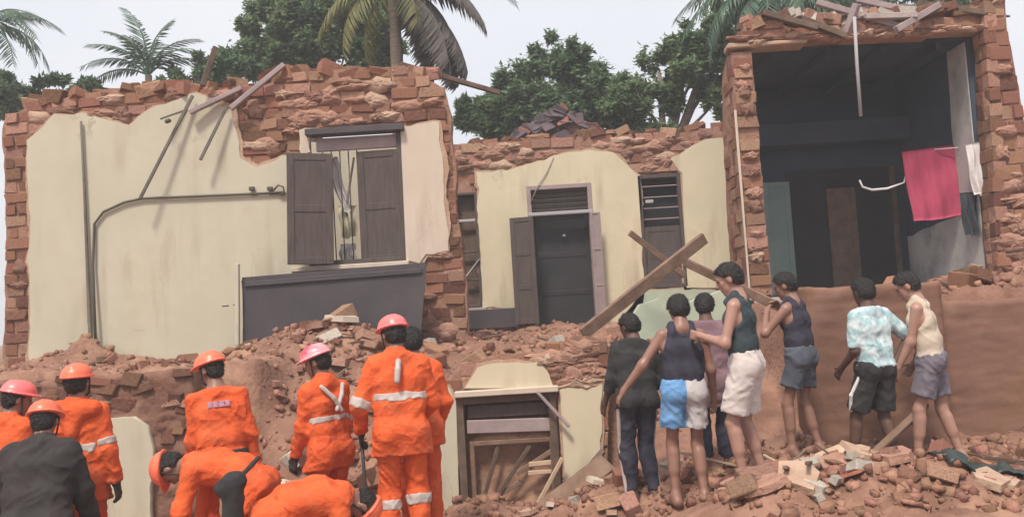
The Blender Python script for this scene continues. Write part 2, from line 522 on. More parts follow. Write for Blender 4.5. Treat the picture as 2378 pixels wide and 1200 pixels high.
def rough_poly(poly, step=0.06, amp=0.03, seed=0, keep=()):
    """subdivide the outline and break it up; edges whose index is in keep stay straight"""
    out = []
    n = len(poly)
    for i in range(n):
        a, b = Vector(poly[i]), Vector(poly[(i + 1) % n])
        L = (b - a).length
        k = max(1, int(L / step))
        nr = Vector((-(b - a).y, (b - a).x)).normalized() if L > 1e-6 else Vector((0, 0))
        for j in range(k):
            p = a.lerp(b, j / k)
            if i not in keep and (j > 0 or (i - 1) % n not in keep):
                q = np.array([p.x * 2.6]), np.array([p.y * 2.6]), np.array([seed + 0.5])
                q2 = np.array([p.x * 9.0]), np.array([p.y * 9.0]), np.array([seed + 3.5])
                p = p + nr * float(vnoise(*q, seed)[0] * amp * 1.3 + vnoise(*q2, seed)[0] * amp * 0.8)
            out.append((p.x, p.y))
    return out

def slab(name, outer, holes, d0, d1, m, parent=None, axis='Y', origin=None):
    """flat solid: outline in (u,v); axis Y: u=x, v=z, from y=d0 to y=d1; axis X: u=y, v=z; axis Z: u=x, v=y"""
    cu = bpy.data.curves.new('outline', 'CURVE')
    cu.dimensions = '2D'
    cu.fill_mode = 'BOTH'
    cu.extrude = abs(d1 - d0) / 2
    for poly in [outer] + list(holes):
        s = cu.splines.new('POLY')
        s.points.add(len(poly) - 1)
        for p, q in zip(s.points, poly):
            p.co = (q[0], q[1], 0, 1)
        s.use_cyclic_u = True
    ob = bpy.data.objects.new('outline', cu)
    col.objects.link(ob)
    dg = bpy.context.evaluated_depsgraph_get()
    me = bpy.data.meshes.new_from_object(ob.evaluated_get(dg))
    bpy.data.objects.remove(ob)
    bpy.data.curves.remove(cu)
    mid = (d0 + d1) / 2
    co = np.empty(len(me.vertices) * 3)
    me.vertices.foreach_get('co', co)
    co = co.reshape(-1, 3)
    if axis == 'Y':
        W = np.stack([co[:, 0], mid + co[:, 2], co[:, 1]], 1)
    elif axis == 'X':
        W = np.stack([mid + co[:, 2], co[:, 0], co[:, 1]], 1)
    else:
        W = np.stack([co[:, 0], co[:, 1], mid + co[:, 2]], 1)
    org = Vector(origin) if origin is not None else Vector(W.min(0) * 0.5 + W.max(0) * 0.5)
    W = W - np.array(org)
    me.vertices.foreach_set('co', W.ravel())
    bm = bmesh.new()
    bm.from_mesh(me)
    bmesh.ops.remove_doubles(bm, verts=bm.verts, dist=1e-5)
    bmesh.ops.recalc_face_normals(bm, faces=bm.faces)
    bm.to_mesh(me)
    bm.free()
    me.name = name
    me.materials.clear()
    o = link_mesh(name, me, m, parent)
    o.location = org - (parent_loc(parent) if parent else Vector((0, 0, 0)))
    return o

def inside(p, poly):
    x, y = p
    c = False
    n = len(poly)
    for i in range(n):
        x1, y1 = poly[i]
        x2, y2 = poly[i - 1]
        if (y1 > y) != (y2 > y) and x < (x2 - x1) * (y - y1) / (y2 - y1) + x1:
            c = not c
    return c

def brick_meshes(n, m, nm):
    out = []
    for i in range(n):
        bm = bmesh.new()
        add_box(bm, Vector((0, 0, 0)), (1, 1, 1), None, 0.03 + 0.035 * random.random(), 0.075)
        for v in bm.verts:
            v.co += Vector([random.uniform(-0.025, 0.025) for _ in range(3)])
        me = bpy.data.meshes.new(nm)
        bm.to_mesh(me)
        bm.free()
        me.materials.append(m)
        out.append(me)
    return out
BRICK = {k: brick_meshes(9, M[k], 'brick') for k in ('brick', 'brick_pale', 'brick_dark', 'grey_rubble')}

def brick_obj(name, kind, c, s, rot, parent):
    o = bpy.data.objects.new(name, random.choice(BRICK[kind]))
    o.location = Vector(c) - (parent_loc(parent) if parent else Vector((0, 0, 0)))
    o.scale = s
    o.rotation_euler = rot
    col.objects.link(o)
    if parent is not None:
        o.parent = parent
    return o

def mud_blob(q, a, b, Y, rs, parent):
    """eroded lump of old mud render clinging to the wall: a low uneven dome"""
    n, rings = 14, 4
    V, F = [], []
    rad = [rs.uniform(.65, 1.25) for _ in range(n)]
    top = rs.uniform(.025, .05)
    for j in range(1, rings + 1):
        for i in range(n):
            t = j / rings
            an = 6.2832 * i / n
            h = top * (1 - t ** 3) * rs.uniform(.6, 1.25)
            V.append((a * rad[i] * t * math.cos(an), -h + .03 * (t ** 6), b * rad[i] * t * math.sin(an)))
    V.append((0, -top, 0))
    F += [(n * rings, (i + 1) % n, i) for i in range(n)]
    for j in range(rings - 1):
        for i in range(n):
            i2 = (i + 1) % n
            F.append((j * n + i, j * n + i2, (j + 1) * n + i2, (j + 1) * n + i))
    o = mesh_obj('mud_patch', V, F, rs.choice((M['mortar'], M['smear'], M['smear'], M['undercoat'], M['mud'])), parent, rs.random() < .4)
    o.location = Vector((q[0], Y, q[1])) - parent_loc(parent)

def masonry(parent, name, Y, outer, holes, plasters, depth=0.34, bw=0.36, bh=0.175, kinds=('brick',), core=None, rough=0.04,
            seed=1, smears=0, skip=0.05):
    """a wall of big laterite blocks in the plane y = Y: core > brick, plaster. Outlines in (x, z)."""
    core_poly = rough_poly(outer, 0.12, rough, seed)
    c = slab(name, core_poly, holes, Y + 0.035, Y + depth, core or M['mortar'], parent)
    pls = []
    for i, (poly, pm, keep) in enumerate(plasters):
        rp = rough_poly(poly, 0.07, 0.035, seed + 11 * i + 5, keep)
        pls.append(rp)
        slab('plaster', rp, [], Y - 0.030, Y + 0.05, pm, c)
        sg = 1 if area2(rp) > 0 else -1
        uc = []
        for j, q in enumerate(rp):                 # undercoat left showing round the broken edge
            a_, b_ = Vector(rp[j - 2]), Vector(rp[(j + 2) % len(rp)])
            nr = Vector(((b_ - a_).y, -(b_ - a_).x)) * sg
            if nr.length > 1e-6: nr.normalize()
            w_ = 0.028 + 0.05 * float(vnoise(np.array([q[0] * 3.1]), np.array([q[1] * 3.1]), np.array([seed + .5]), seed)[0]) + 0.018 * float(vnoise(np.array([q[0] * 14.]), np.array([q[1] * 14.]), np.array([seed + .5]), seed + 1)[0])
            uc.append((q[0] + nr.x * w_, q[1] + nr.y * w_))
        slab('undercoat', uc, [], Y - 0.016, Y + 0.05, M['undercoat'], c)
    xs = [p[0] for p in outer]
    zs = [p[1] for p in outer]
    rs = random.Random(seed + 100)
    tries = 0
    while smears > 0 and tries < 4000:            # patches of old mud render still clinging to the blocks
        tries += 1
        q = (rs.uniform(min(xs), max(xs)), rs.uniform(min(zs), max(zs)))
        a, b = rs.uniform(.10, .30), rs.uniform(.05, .13)
        ring = [(q[0] + a * math.cos(t * .5236) * rs.uniform(.7, 1.2), q[1] + b * math.sin(t * .5236) * rs.uniform(.7, 1.2)) for t in range(12)]
        if not all(inside(r_, outer) and not any(inside(r_, h) for h in holes) for r_ in ring): continue
        if sum(any(inside(r_, pl) for pl in pls) for r_ in ring) > 3: continue
        mud_blob(q, a, b, Y, rs, c)
        smears -= 1
    z = min(zs) + bh / 2
    row = 0
    rnd = random.Random(seed)
    while z < max(zs) + bh:
        runs, run = [], None
        x = min(xs)
        while x <= max(xs) + 0.02:
            ok = inside((x, z), outer) and not any(inside((x, z + bh * q), h) for h in holes for q in (-0.35, 0.35))
            if ok and run is None: run = x
            if not ok and run is not None:
                runs.append((run, x - 0.01))
                run = None
            x += 0.02
        for r0, r1 in runs:
            if r1 - r0 < 0.08: continue
            x = r0
            first = True
            while x < r1 - 0.03:
                w = bw * rnd.uniform(0.72, 1.2) * (0.55 if first and row % 2 else 1.0)
                if r1 - (x + w) < 0.14: w = r1 - x
                if w > bw * 1.35: w = w / 2
                x0, x1 = x, x + w
                first = False
                x += w
                if rnd.random() < skip: continue
                pts = [(x0 + (x1 - x0) * a, z + bh * b) for a in (0.05, 0.35, 0.65, 0.95) for b in (-0.4, 0, 0.4)]
                if all(any(inside(p, pl) for pl in pls) for p in pts): continue
                fy = Y + 0.004 + rnd.uniform(-0.014, 0.03)
                dp = 0.16
                g = rnd.uniform(0.012, 0.03)
                brick_obj('brick', rnd.choice(kinds), ((x0 + x1) / 2, fy + dp / 2, z + rnd.uniform(-0.01, 0.01)),
                          (x1 - x0 - g, dp, bh - g), (rnd.uniform(-.05, .05), rnd.uniform(-.06, .06), rnd.uniform(-.05, .05)), c)
        z += bh
        row += 1
    return c

def px_poly(pts, Y):
    return [xz(p[0], p[1], Y) for p in pts]

def rect_hole(x0, y0, x1, y1, Y):
    """upright rectangle (true in the world) around a pixel box"""
    a, b = at((x0 + x1) / 2, y0, Y), at((x0 + x1) / 2, y1, Y)
    l, r = at(x0, (y0 + y1) / 2, Y), at(x1, (y0 + y1) / 2, Y)
    return [(l.x, b.z), (r.x, b.z), (r.x, a.z), (l.x, a.z)]

# ------------------------------------------------------------------ ground
def ground_z(x, y, rough=True):
    x = np.asarray(x, dtype=np.float64)
    y = np.asarray(y, dtype=np.float64)
    low = -0.32 + 0.40 * sstep(0.2, 1.7, x) + 0.10 * sstep(1.7, 2.4, x) * (1 - sstep(3.0, 4.2, x))
    KX = [-12, -2.75, -2.45, -1.15, -0.95, 1.0, 1.25, 2.75, 3.0, 12]
    yf = np.interp(x, KX, [8.9, 8.9, 7.7, 7.7, 8.62, 8.62, 8.3, 8.3, 8.45, 8.45])
    wd = np.interp(x, KX, [0.12, 0.12, 2.3, 2.3, 0.12, 0.12, 2.6, 2.6, 0.12, 0.12])
    zt = np.interp(x, KX, [1.22, 1.22, 1.15, 1.15, 0.98, 0.98, 1.05, 1.05, 1.50, 1.50])
    zt = zt + (1.22 - zt) * sstep(10.5, 13.5, y)
    s = sstep(0, 1, (y - yf) / wd)
    z = low + (zt - low) * s
    def bump(px, py, Y, amp, r, ry=None):
        p = at(px, py, Y)
        return amp * np.exp(-((x - p.x) / r) ** 2 - ((y - Y) / (ry or r)) ** 2)
    z = z + bump(790, 760, 10.2, 0.42, 0.62, 0.45) + bump(620, 800, 10.0, 0.22, 0.5) + bump(150, 790, 10.6, 0.20, 0.55, 0.4)
    z = z + bump(230, 800, 10.75, 0.16, 0.35, 0.25) + bump(1150, 770, 10.5, 0.30, 0.6) + bump(1250, 775, 12.5, 0.12, 1.0)
    z = z + bump(2150, 1150, 6.1, 0.22, 0.8, 0.45) + bump(1850, 1150, 6.3, 0.12, 0.5) + bump(1760, 1060, 7.6, 0.16, 0.5)
    z = z + bump(1380, 1130, 7.9, 0.22, 0.4) + bump(1130, 1170, 8.0, 0.14, 0.4)
    z = z + bump(2260, 650, 9.3, 0.16, 0.7, 0.4)
    z = z - bump(2110, 1000, 7.5, 0.24, 0.75, 0.55) * (1 - sstep(8.2, 8.4, y)) - bump(1870, 1000, 7.65, 0.17, 0.35, 0.5) * (1 - sstep(8.2, 8.4, y)) - bump(1590, 1000, 7.0, 0.06, 0.3)
    z = z * (1 - sstep(17, 26, y)) + 0.9 * sstep(17, 26, y)
    if rough:
        near = 1 - sstep(16, 19, y)
        near = near * (1 - sstep(8, 11, np.abs(x)))
        z = z + near * (0.07 * fbm2(x * 1.3, y * 1.3, 3, 3) + 0.095 * np.abs(fbm2(x * 3.4, y * 3.4, 9, 4)) + 0.03 * np.abs(fbm2(x * 11, y * 11, 15, 3)))
    return z

def build_ground():
    gx = np.concatenate([[-150, -100, -60, -40, -28, -20, -15, -12, -10, -8.5], np.arange(-7.6, 7.61, 0.045), [8.5, 10, 12, 15, 20, 28, 40, 60, 100, 150]])
    gy = np.concatenate([[-60, -30, -15, -8, -4, -1, 1, 2.5, 3.6], np.arange(4.4, 13.0, 0.045), np.arange(13.0, 18, 0.12), [19, 20, 22, 25, 30, 40, 60, 100, 150]])
    X, Y = np.meshgrid(gx, gy, indexing='xy')
    Z = ground_z(X, Y)
    ny, nx = X.shape
    V = np.stack([X.ravel(), Y.ravel(), Z.ravel()], 1)
    i = np.arange(ny - 1)[:, None] * nx + np.arange(nx - 1)[None, :]
    F = np.stack([i, i + 1, i + nx + 1, i + nx], -1).reshape(-1, 4)
    o = np_mesh('ground', V, F, M['soil'], None, True)
    tag(o, 'reddish bare earth and rubble slope below the ruined walls', kind='structure')
build_ground()

def gz(x, y):
    return float(ground_z(np.array([x]), np.array([y]))[0])

def ground_at(px, Y):
    """ground point below that picture column at distance Y"""
    p = at(px, 700, Y)
    return Vector((p.x, Y, gz(p.x, Y)))

# ------------------------------------------------------------------ standing house, cream wall with the shuttered window
def frame_mesh(hole, y0, y1, w, m, name, parent, sides='lrtb'):
    xs = [p[0] for p in hole]
    zs = [p[1] for p in hole]
    x0, x1, z0, z1 = min(xs), max(xs), min(zs), max(zs)
    c = Vector(((x0 + x1) / 2, (y0 + y1) / 2, (z0 + z1) / 2))
    d = y1 - y0
    bm = bmesh.new()
    if 'l' in sides: add_box(bm, Vector((x0 + w / 2, c.y, c.z)) - c, (w, d, z1 - z0), None, 0.006)
    if 'r' in sides: add_box(bm, Vector((x1 - w / 2, c.y, c.z)) - c, (w, d, z1 - z0), None, 0.006)
    if 't' in sides: add_box(bm, Vector((c.x, c.y, z1 - w / 2)) - c, (x1 - x0 - 2 * w + 0.004, d - 0.006, w), None, 0.006)
    if 'b' in sides: add_box(bm, Vector((c.x, c.y, z0 + w / 2)) - c, (x1 - x0 - 2 * w + 0.004, d - 0.006, w), None, 0.006)
    o = bm_obj(name, bm, m, parent)
    o.location = c - (parent_loc(parent) if parent else Vector((0, 0, 0)))
    return o

def leaf_door(name, c, w, h, t, m, parent, yaw=0.0, roll=0.0, panels=2):
    """a wooden leaf with stiles, rails and sunk panels, as one mesh"""
    bm = bmesh.new()
    st = min(0.09, w * 0.2)
    add_box(bm, Vector((0, 0, 0)), (w - 0.01, t * 0.5, h - 0.01))
    add_box(bm, Vector((-w / 2 + st / 2, 0, 0)), (st, t, h), None, 0.005)
    add_box(bm, Vector((w / 2 - st / 2, 0, 0)), (st, t, h), None, 0.005)
    for i in range(panels + 1):
        z = -h / 2 + st / 2 + (h - st) * i / panels
        add_box(bm, Vector((0, 0, z)), (w - 2 * st, t * 0.94, st), None, 0.005)
    o = bm_obj(name, bm, m, parent)
    o.location = Vector(c) - (parent_loc(parent) if parent else Vector((0, 0, 0)))
    o.rotation_euler = (0, roll, yaw)
    return o

def quad_size(x0, y0, x1, y1, Y):
    h = rect_hole(x0, y0, x1, y1, Y)
    return Vector(((h[0][0] + h[1][0]) / 2, Y, (h[0][1] + h[2][1]) / 2)), h[1][0] - h[0][0], h[2][1] - h[0][1]

def left_house():
    Y = 11.0
    base = at(500, 850, Y)
    H = tag(empty('ruined_house', (base.x, Y, 1.2)), 'broken house wall with cream plaster, wall cables and a brown shuttered window', 'house')
    outer = px_poly([(1090, 900), (8, 900), (6, 275), (60, 240), (180, 214), (300, 203), (420, 193), (520, 203), (600, 192), (680, 166),
                     (760, 176), (830, 166), (900, 148), (975, 172), (1030, 205), (1047, 330), (1062, 480), (1080, 640)], Y)
    win = rect_hole(712, 300, 938, 612, Y)
    wl = [win[0], win[3]]
    p1 = px_poly([(74, 850), (68, 330), (130, 278), (190, 268), (262, 280), (300, 292), (345, 255), (400, 236), (455, 222), (540, 255), (549, 310),
                  (556, 372), (600, 392), (655, 362), (708, 356), (716, 612), (735, 640), (562, 652), (562, 830)], Y)
    p2 = px_poly([(944, 604), (930, 290), (1018, 284), (1030, 420), (1042, 584), (990, 590), (975, 612)], Y)
    p3 = px_poly([(696, 305), (722, 300), (722, 358), (698, 360)], Y)
    c = masonry(H, 'wall', Y, outer, [win], [(p1, M['cream_grey'], (15,)), (p2, M['pink_plaster'], (0,)), (p3, M['pink_plaster'], ())],
                depth=0.4, kinds=('brick', 'brick', 'brick_pale', 'brick_dark'), seed=3, bw=0.3, bh=0.15, smears=95)
    # inner back wall, seen through the gap of the shutters
    slab('inner_wall', px_poly([(560, 900), (560, 330), (1000, 330), (1000, 900)], 13.0), [], 13.0, 13.2, M['cream_grey'], H)
    # return wall at the far end, brick
    a = at(1070, 500, Y)
    # window
    fr = frame_mesh(win, Y - 0.02, Y + 0.12, 0.06, M['shutter'], 'window', H)
    cc, w, h = quad_size(733, 300, 928, 345, Y)
    box_obj('lintel_board', (cc.x, Y + 0.03, cc.z - 0.05), (w, 0.05, 0.17), M['lilac_board'], fr)
    box_obj('lintel', (cc.x - 0.02, Y - 0.05, cc.z + 0.1), (w + 0.18, 0.16, 0.085), M['panel'], fr)
    cc, w, h = quad_size(668, 356, 773, 614, 10.75)
    leaf_door('shutter', cc, w, h, 0.04, M['shutter'], fr, R(14), R(2.0), 2)
    cc, w, h = quad_size(832, 348, 934, 608, Y)
    leaf_door('shutter', (cc.x, Y + 0.03, cc.z), w, h, 0.04, M['shutter'], fr, R(-4), 0, 2)
    for i in range(5):
        x = at(752 + 20 * i, 480, Y).x
        tube_obj('bar', [(x, Y + 0.09, win[0][1] + 0.03), (x, Y + 0.09, win[2][1] - 0.25)], 0.008, M['steel'], fr, 6)
    box_obj('sill', ((win[0][0] + win[1][0]) / 2 - 0.1, Y - 0.02, win[0][1] - 0.035), (1.5, 0.12, 0.06), M['pink_plaster'], fr)
    return H, win
LH, LWIN = left_house()

def drape(name, w, h, m, loc, seed, amp=0.025, waves=4, taper=1.0, thick=0.008, rot=0.0, twist=0.0):
    """hanging cloth with folds and thickness"""
    nu, nv = 28, 22
    V = []
    for side in (0, 1):
        for j in range(nv + 1):
            v = j / nv
            for i in range(nu + 1):
                u = i / nu
                ww = w * (1 + (taper - 1) * v)
                x = (u - 0.5) * ww
                z = -v * h
                y = amp * (0.4 + v) * math.sin(u * waves * 2 * math.pi + seed + v * twist) + 0.012 * math.sin(v * 9 + u * 5 + seed)
                V.append((x + 0.01 * math.sin(v * 7 + seed), y + side * thick, z + 0.012 * math.sin(u * 6 + seed) * v))
    n = (nu + 1) * (nv + 1)
    F = []
    for j in range(nv):
        for i in range(nu):
            a = j * (nu + 1) + i
            F.append((a, a + 1, a + nu + 2, a + nu + 1))
            F.append((n + a, n + a + nu + 1, n + a + nu + 2, n + a + 1))
    def wall(ids):
        for a, b in zip(ids, ids[1:]):
            F.append((a, n + a, n + b, b))
    wall([i for i in range(nu + 1)][::-1])
    wall([nv * (nu + 1) + i for i in range(nu + 1)])
    wall([j * (nu + 1) for j in range(nv + 1)])
    wall([j * (nu + 1) + nu for j in range(nv + 1)][::-1])
    o = mesh_obj(name, V, F, m, None, True)
    o.location = loc
    o.rotation_euler = (0, rot, 0)
    return o

o = drape('hanging_cloth', 0.16, 0.75, M['white_cloth'], at(768, 368, 11.3), 1.0, 0.03, 2, 0.7, rot=R(-14))
tag(o, 'twisted white cloth hanging inside the gap between the brown shutters', 'cloth')

def lathe(name, prof, m, loc, parent=None, seg=20):
    V, F = [], []
    for r, z in prof:
        for k in range(seg):
            a = 2 * math.pi * k / seg
            V.append((r * math.cos(a), r * math.sin(a), z))
    n = len(prof)
    for i in range(n - 1):
        for k in range(seg):
            k2 = (k + 1) % seg
            F.append((i * seg + k, i * seg + k2, (i + 1) * seg + k2, (i + 1) * seg + k))
    F.append(tuple(range(seg - 1, -1, -1)))
    F.append(tuple((n - 1) * seg + k for k in range(seg)))
    o = mesh_obj(name, V, F, m, parent, True)
    o.location = Vector(loc) - (parent_loc(parent) if parent else Vector((0, 0, 0)))
    return o

o = drape('hanging_cloth', 0.24, 0.42, M['pot'], at(806, 478, 11.32), 2.6, 0.04, 2, 0.8)
tag(o, 'cream cloth hanging in the lower gap between the brown shutters', 'cloth')
o = drape('hanging_cloth', 0.20, 0.22, M['white_cloth'], at(806, 566, 11.28), 0.6, 0.04, 3, 1.1)
tag(o, 'small white rag at the sill between the brown shutters', 'cloth')
o = bar_obj('loose_stick', at(822, 365, 11.2), at(806, 470, 11.25), .03, .02, M['lilac_board'])
tag(o, 'pale broken slat hanging in the shuttered window', 'slat')

# dark panel under the window with its pale post
def dark_panel():
    Y = 10.62
    pol = px_poly([(566, 850), (562, 644), (990, 609), (972, 850)], Y)
    o = slab('dark_board', pol, [], Y, Y + 0.05, M['panel'])
    tag(o, 'large dark grey door panel standing on edge under the shuttered window', 'door panel')
    a, b = at(568, 660, Y - 0.02), at(980, 628, Y - 0.02)
    bar_obj('rail', a, b, 0.02, 0.06, M['panel'], o)
    p = bar_obj('door_post', at(551, 800, 10.55), at(551, 612, 10.55), 0.05, 0.06, M['cream_grey'])
    tag(p, 'narrow pale upright post at the edge of the dark door panel', 'post')
    for q in (664, 740):
        bar_obj('hinge', at(546, q, 10.5), at(546, q + 40, 10.5), 0.016, 0.02, M['wood_dark'], p)
dark_panel()

# cables and sticks on the cream wall
def wall_cables():
    o = tube_obj('drain_pipe', [at(188, 282, 10.93), at(196, 440, 10.93), at(203, 620, 10.92), at(208, 745, 10.92), at(218, 880, 10.6)],
                 [0.016, 0.018, 0.022, 0.026, 0.028], M['pipe'])
    tag(o, 'thin dark pipe running down the cream wall beside the broken corner', 'pipe')
    o = tube_obj('power_cable', [at(224, 850, 10.86), at(216, 620, 10.92), at(219, 520, 10.94), at(240, 492, 10.94), at(288, 470, 10.94), at(330, 461, 10.94),
                 at(450, 456, 10.94), at(570, 451, 10.94), at(660, 447, 10.94)], 0.017, M['cable'])
    tag(o, 'bent black cable crossing the cream wall to the shutters', 'cable')
    for x in (580, 622):
        s = box_obj('junction_box', at(x + 5, 438, 10.93), (0.07, 0.05, 0.05), M['cable'], None, None, 0.008)
        tag(s, 'small dark junction box on the cream wall, ' + ('farther from the shutters' if x == 580 else 'second one, nearer the shutters'), 'junction box', 'junction boxes on the wall cable')
    o = tube_obj('cable_loop', [at(636, 441, 10.93), at(646, 430, 10.92), at(658, 434, 10.92), at(660, 448, 10.92), at(648, 452, 10.93)], 0.012, M['cable'])
    tag(o, 'small loop of black cable ending beside the shutter', 'cable')
    o = bar_obj('leaning_batten', at(325, 462, 10.75), at(447, 222, 10.9), 0.035, 0.04, M['pipe'])
    tag(o, 'long dark batten leaning against the cream wall above the cable', 'batten')
    o = bar_obj('hanging_batten', at(465, 372, 10.78), at(527, 248, 10.88), 0.035, 0.04, M['pipe'])
    tag(o, 'shorter dark batten hanging from the broken wall top', 'batten')
    o = bar_obj('bracket', at(372, 276, 10.8), at(436, 254, 10.98), 0.025, 0.025, M['cable'])
    tag(o, 'short bracket sticking out of the cream wall beside the long batten', 'bracket')
    lathe('bracket_end', [(0.03, -0.02), (0.045, 0.0), (0.03, 0.03)], M['cable'], at(374, 276, 10.8), o, 10)
    for i, (a, b, nm, lab) in enumerate([((560, 205), (440, 262), 'rafter_end', 'broken pale rafter end lying on the wall top by the hanging batten'),
                                         ((660, 150), (535, 252), 'rafter_end', 'sloping grey rafter resting on the broken red wall top'),
                                         ((500, 110), (470, 200), 'rafter_end', 'upright splintered stick on the wall top before the trees')]):
        o = bar_obj(nm, at(*a, 10.95), at(*b, 10.85), 0.07, 0.06, M['lilac_board'] if i < 2 else M['wood_dark'])
        tag(o, lab, 'rafter', 'broken rafters on the wall tops')
    o = bar_obj('fallen_rafter', at(930, 150, 11.2), at(1160, 216, 11.6), 0.07, 0.06, M['wood_dark'])
    tag(o, 'dark rafter jutting out past the end of the cream wall', 'rafter', 'broken rafters on the wall tops')
wall_cables()

# ------------------------------------------------------------------ house in the middle with the open door
def middle_house():
    Y = 15.0
    b = at(1310, 770, Y)
    H = tag(empty('ruined_house', (b.x, Y, 1.2)), 'roofless cream house front with a dark doorway and open door leaves', 'house')
    outer = px_poly([(1735, 820), (1030, 820), (1032, 350), (1062, 338), (1200, 330), (1300, 322), (1420, 318), (1560, 308), (1690, 294), (1735, 292)], Y)
    w1 = rect_hole(1062, 447, 1114, 714, Y)
    dr = rect_hole(1232, 428, 1384, 775, Y)
    w2 = rect_hole(1488, 405, 1588, 668, Y)
    A = px_poly([(1120, 716), (1106, 402), (1185, 394), (1282, 364), (1350, 352), (1420, 356), (1452, 384), (1484, 408), (1490, 560), (1496, 668), (1492, 780), (1396, 780)], Y)
    A += [dr[1], dr[2], dr[3], dr[0]] + px_poly([(1246, 718)], Y)
    D = px_poly([(1594, 668), (1584, 402), (1556, 368), (1590, 346), (1640, 326), (1700, 318), (1735, 318), (1735, 668)], Y)
    E = px_poly([(1496, 672), (1735, 670), (1735, 800), (1400, 800)], Y)
    c = masonry(H, 'wall', Y, outer, [w1, dr, w2], [(A, M['cream'], (10, 11, 12, 13, 14, 15)), (D, M['cream'], (0, 6, 7)), (E, M['green_plaster'], ())],
                depth=0.35, kinds=('brick', 'brick_pale', 'brick_pale'), seed=12, bw=0.4, bh=0.18, smears=60)
    # door
    d = empty('door', (0, 0, 0))
    d.parent = H
    d.location = Vector(((dr[0][0] + dr[1][0]) / 2, Y, dr[0][1])) - H.location
    f = frame_mesh(dr, Y - 0.04, Y + 0.14, 0.075, M['lilac_board'], 'frame', d, 'lrt')
    zb = at(1310, 495, Y).z
    box_obj('transom_bar', ((dr[0][0] + dr[1][0]) / 2, Y - 0.03, zb), (dr[1][0] - dr[0][0] - 0.02, 0.15, 0.06), M['rod'], d)
    zt = dr[2][1] - 0.075
    for i in range(5):
        z = zb + 0.06 + (zt - zb - 0.08) * i / 4
        o = box_obj('louvre', ((dr[0][0] + dr[1][0]) / 2, Y + 0.06, z), (dr[1][0] - dr[0][0] - 0.16, 0.02, 0.075), M['shutter'], d, Matrix.Rotation(R(28), 3, 'X'), 0.003)
    slab('transom_backing', [(dr[0][0], zb), (dr[1][0], zb), (dr[1][0], zt + 0.05), (dr[0][0], zt + 0.05)], [], Y + 0.16, Y + 0.19, M['door_dark'], d)
    hh = zb - dr[0][1]
    leaf_door('inner_leaf', ((dr[0][0] + dr[1][0]) / 2, Y + 0.2, dr[0][1] + hh / 2), dr[1][0] - dr[0][0] - 0.1, hh, 0.04, M['door_dark'], d, 0, 0, 3)
    lathe('door_glint', [(0.025, -0.02), (0.03, 0.0), (0.025, 0.02)], M['rod'], at(1310, 547, Y + 0.12), d, 10)  # small pale disc added for a bluish reflection spot on the door
    cc, w, h = quad_size(1190, 504, 1246, 752, 14.7)
    leaf_door('leaf', cc, w, h, 0.045, M['shutter'], d, R(-12), 0, 3)
    cc, w, h = quad_size(1377, 492, 1402, 748, 14.7)
    leaf_door('leaf', cc, w, h, 0.045, M['lilac_board'], d, R(14), 0, 3)
    cc, w, h = quad_size(1082, 717, 1205, 762, 14.88)
    box_obj('dado_board', cc, (w, 0.04, h), M['panel'], H)
    # slim window
    f1 = frame_mesh(w1, Y - 0.03, Y + 0.12, 0.045, M['shutter'], 'window', H)
    slab('pane', [(w1[0][0], w1[0][1]), (w1[1][0], w1[0][1]), (w1[1][0], w1[2][1]), (w1[0][0], w1[2][1])], [], Y + 0.14, Y + 0.17, M['wood_dark'], f1)
    for yy in (512, 585, 650):
        box_obj('crossbar', ((w1[0][0] + w1[1][0]) / 2, Y + 0.02, at(1088, yy, Y).z), (w1[1][0] - w1[0][0] - 0.08, 0.05, 0.05 if yy == 512 else 0.03), M['rod'] if yy == 512 else M['shutter'], f1)
    bar_obj('loose_slat', at(1080, 645, Y - 0.06), at(1114, 600, Y - 0.06), 0.025, 0.02, M['rod'], f1)
    box_obj('sill', ((w1[0][0] + w1[1][0]) / 2, Y - 0.05, w1[0][1] - 0.035), (w1[1][0] - w1[0][0] + 0.12, 0.14, 0.05), M['concrete'], f1)
    # barred window
    f2 = frame_mesh(w2, Y - 0.03, Y + 0.12, 0.06, M['shutter'], 'window', H)
    slab('backing', list(w2), [], Y + 0.2, Y + 0.23, M['void'], f2)
    zm = at(1535, 520, Y).z
    for i in range(4):
        z = zm + (w2[2][1] - zm - 0.1) * (i + 0.5) / 4
        box_obj('bar', ((w2[0][0] + w2[1][0]) / 2, Y + 0.04, z), (w2[1][0] - w2[0][0] - 0.1, 0.025, 0.02), M['lilac_board'], f2)
    leaf_door('shutter', ((w2[0][0] + w2[1][0]) / 2, Y + 0.05, (w2[0][1] + zm) / 2), w2[1][0] - w2[0][0] - 0.12, zm - w2[0][1] - 0.08, 0.04, M['shutter'], f2, 0, 0, 2)
    box_obj('latch', at(1508, 468, Y - 0.01), (0.14, 0.03, 0.06), M['rod'], f2)
    # sheet of cracked plaster line over the door
    tube_obj('wire', [at(1285, 365, Y - 0.04), at(1270, 400, Y - 0.05), at(1250, 430, Y - 0.06), at(1232, 470, Y - 0.06)], 0.009, M['concrete'], H, 5)
    return H
MH = middle_house()

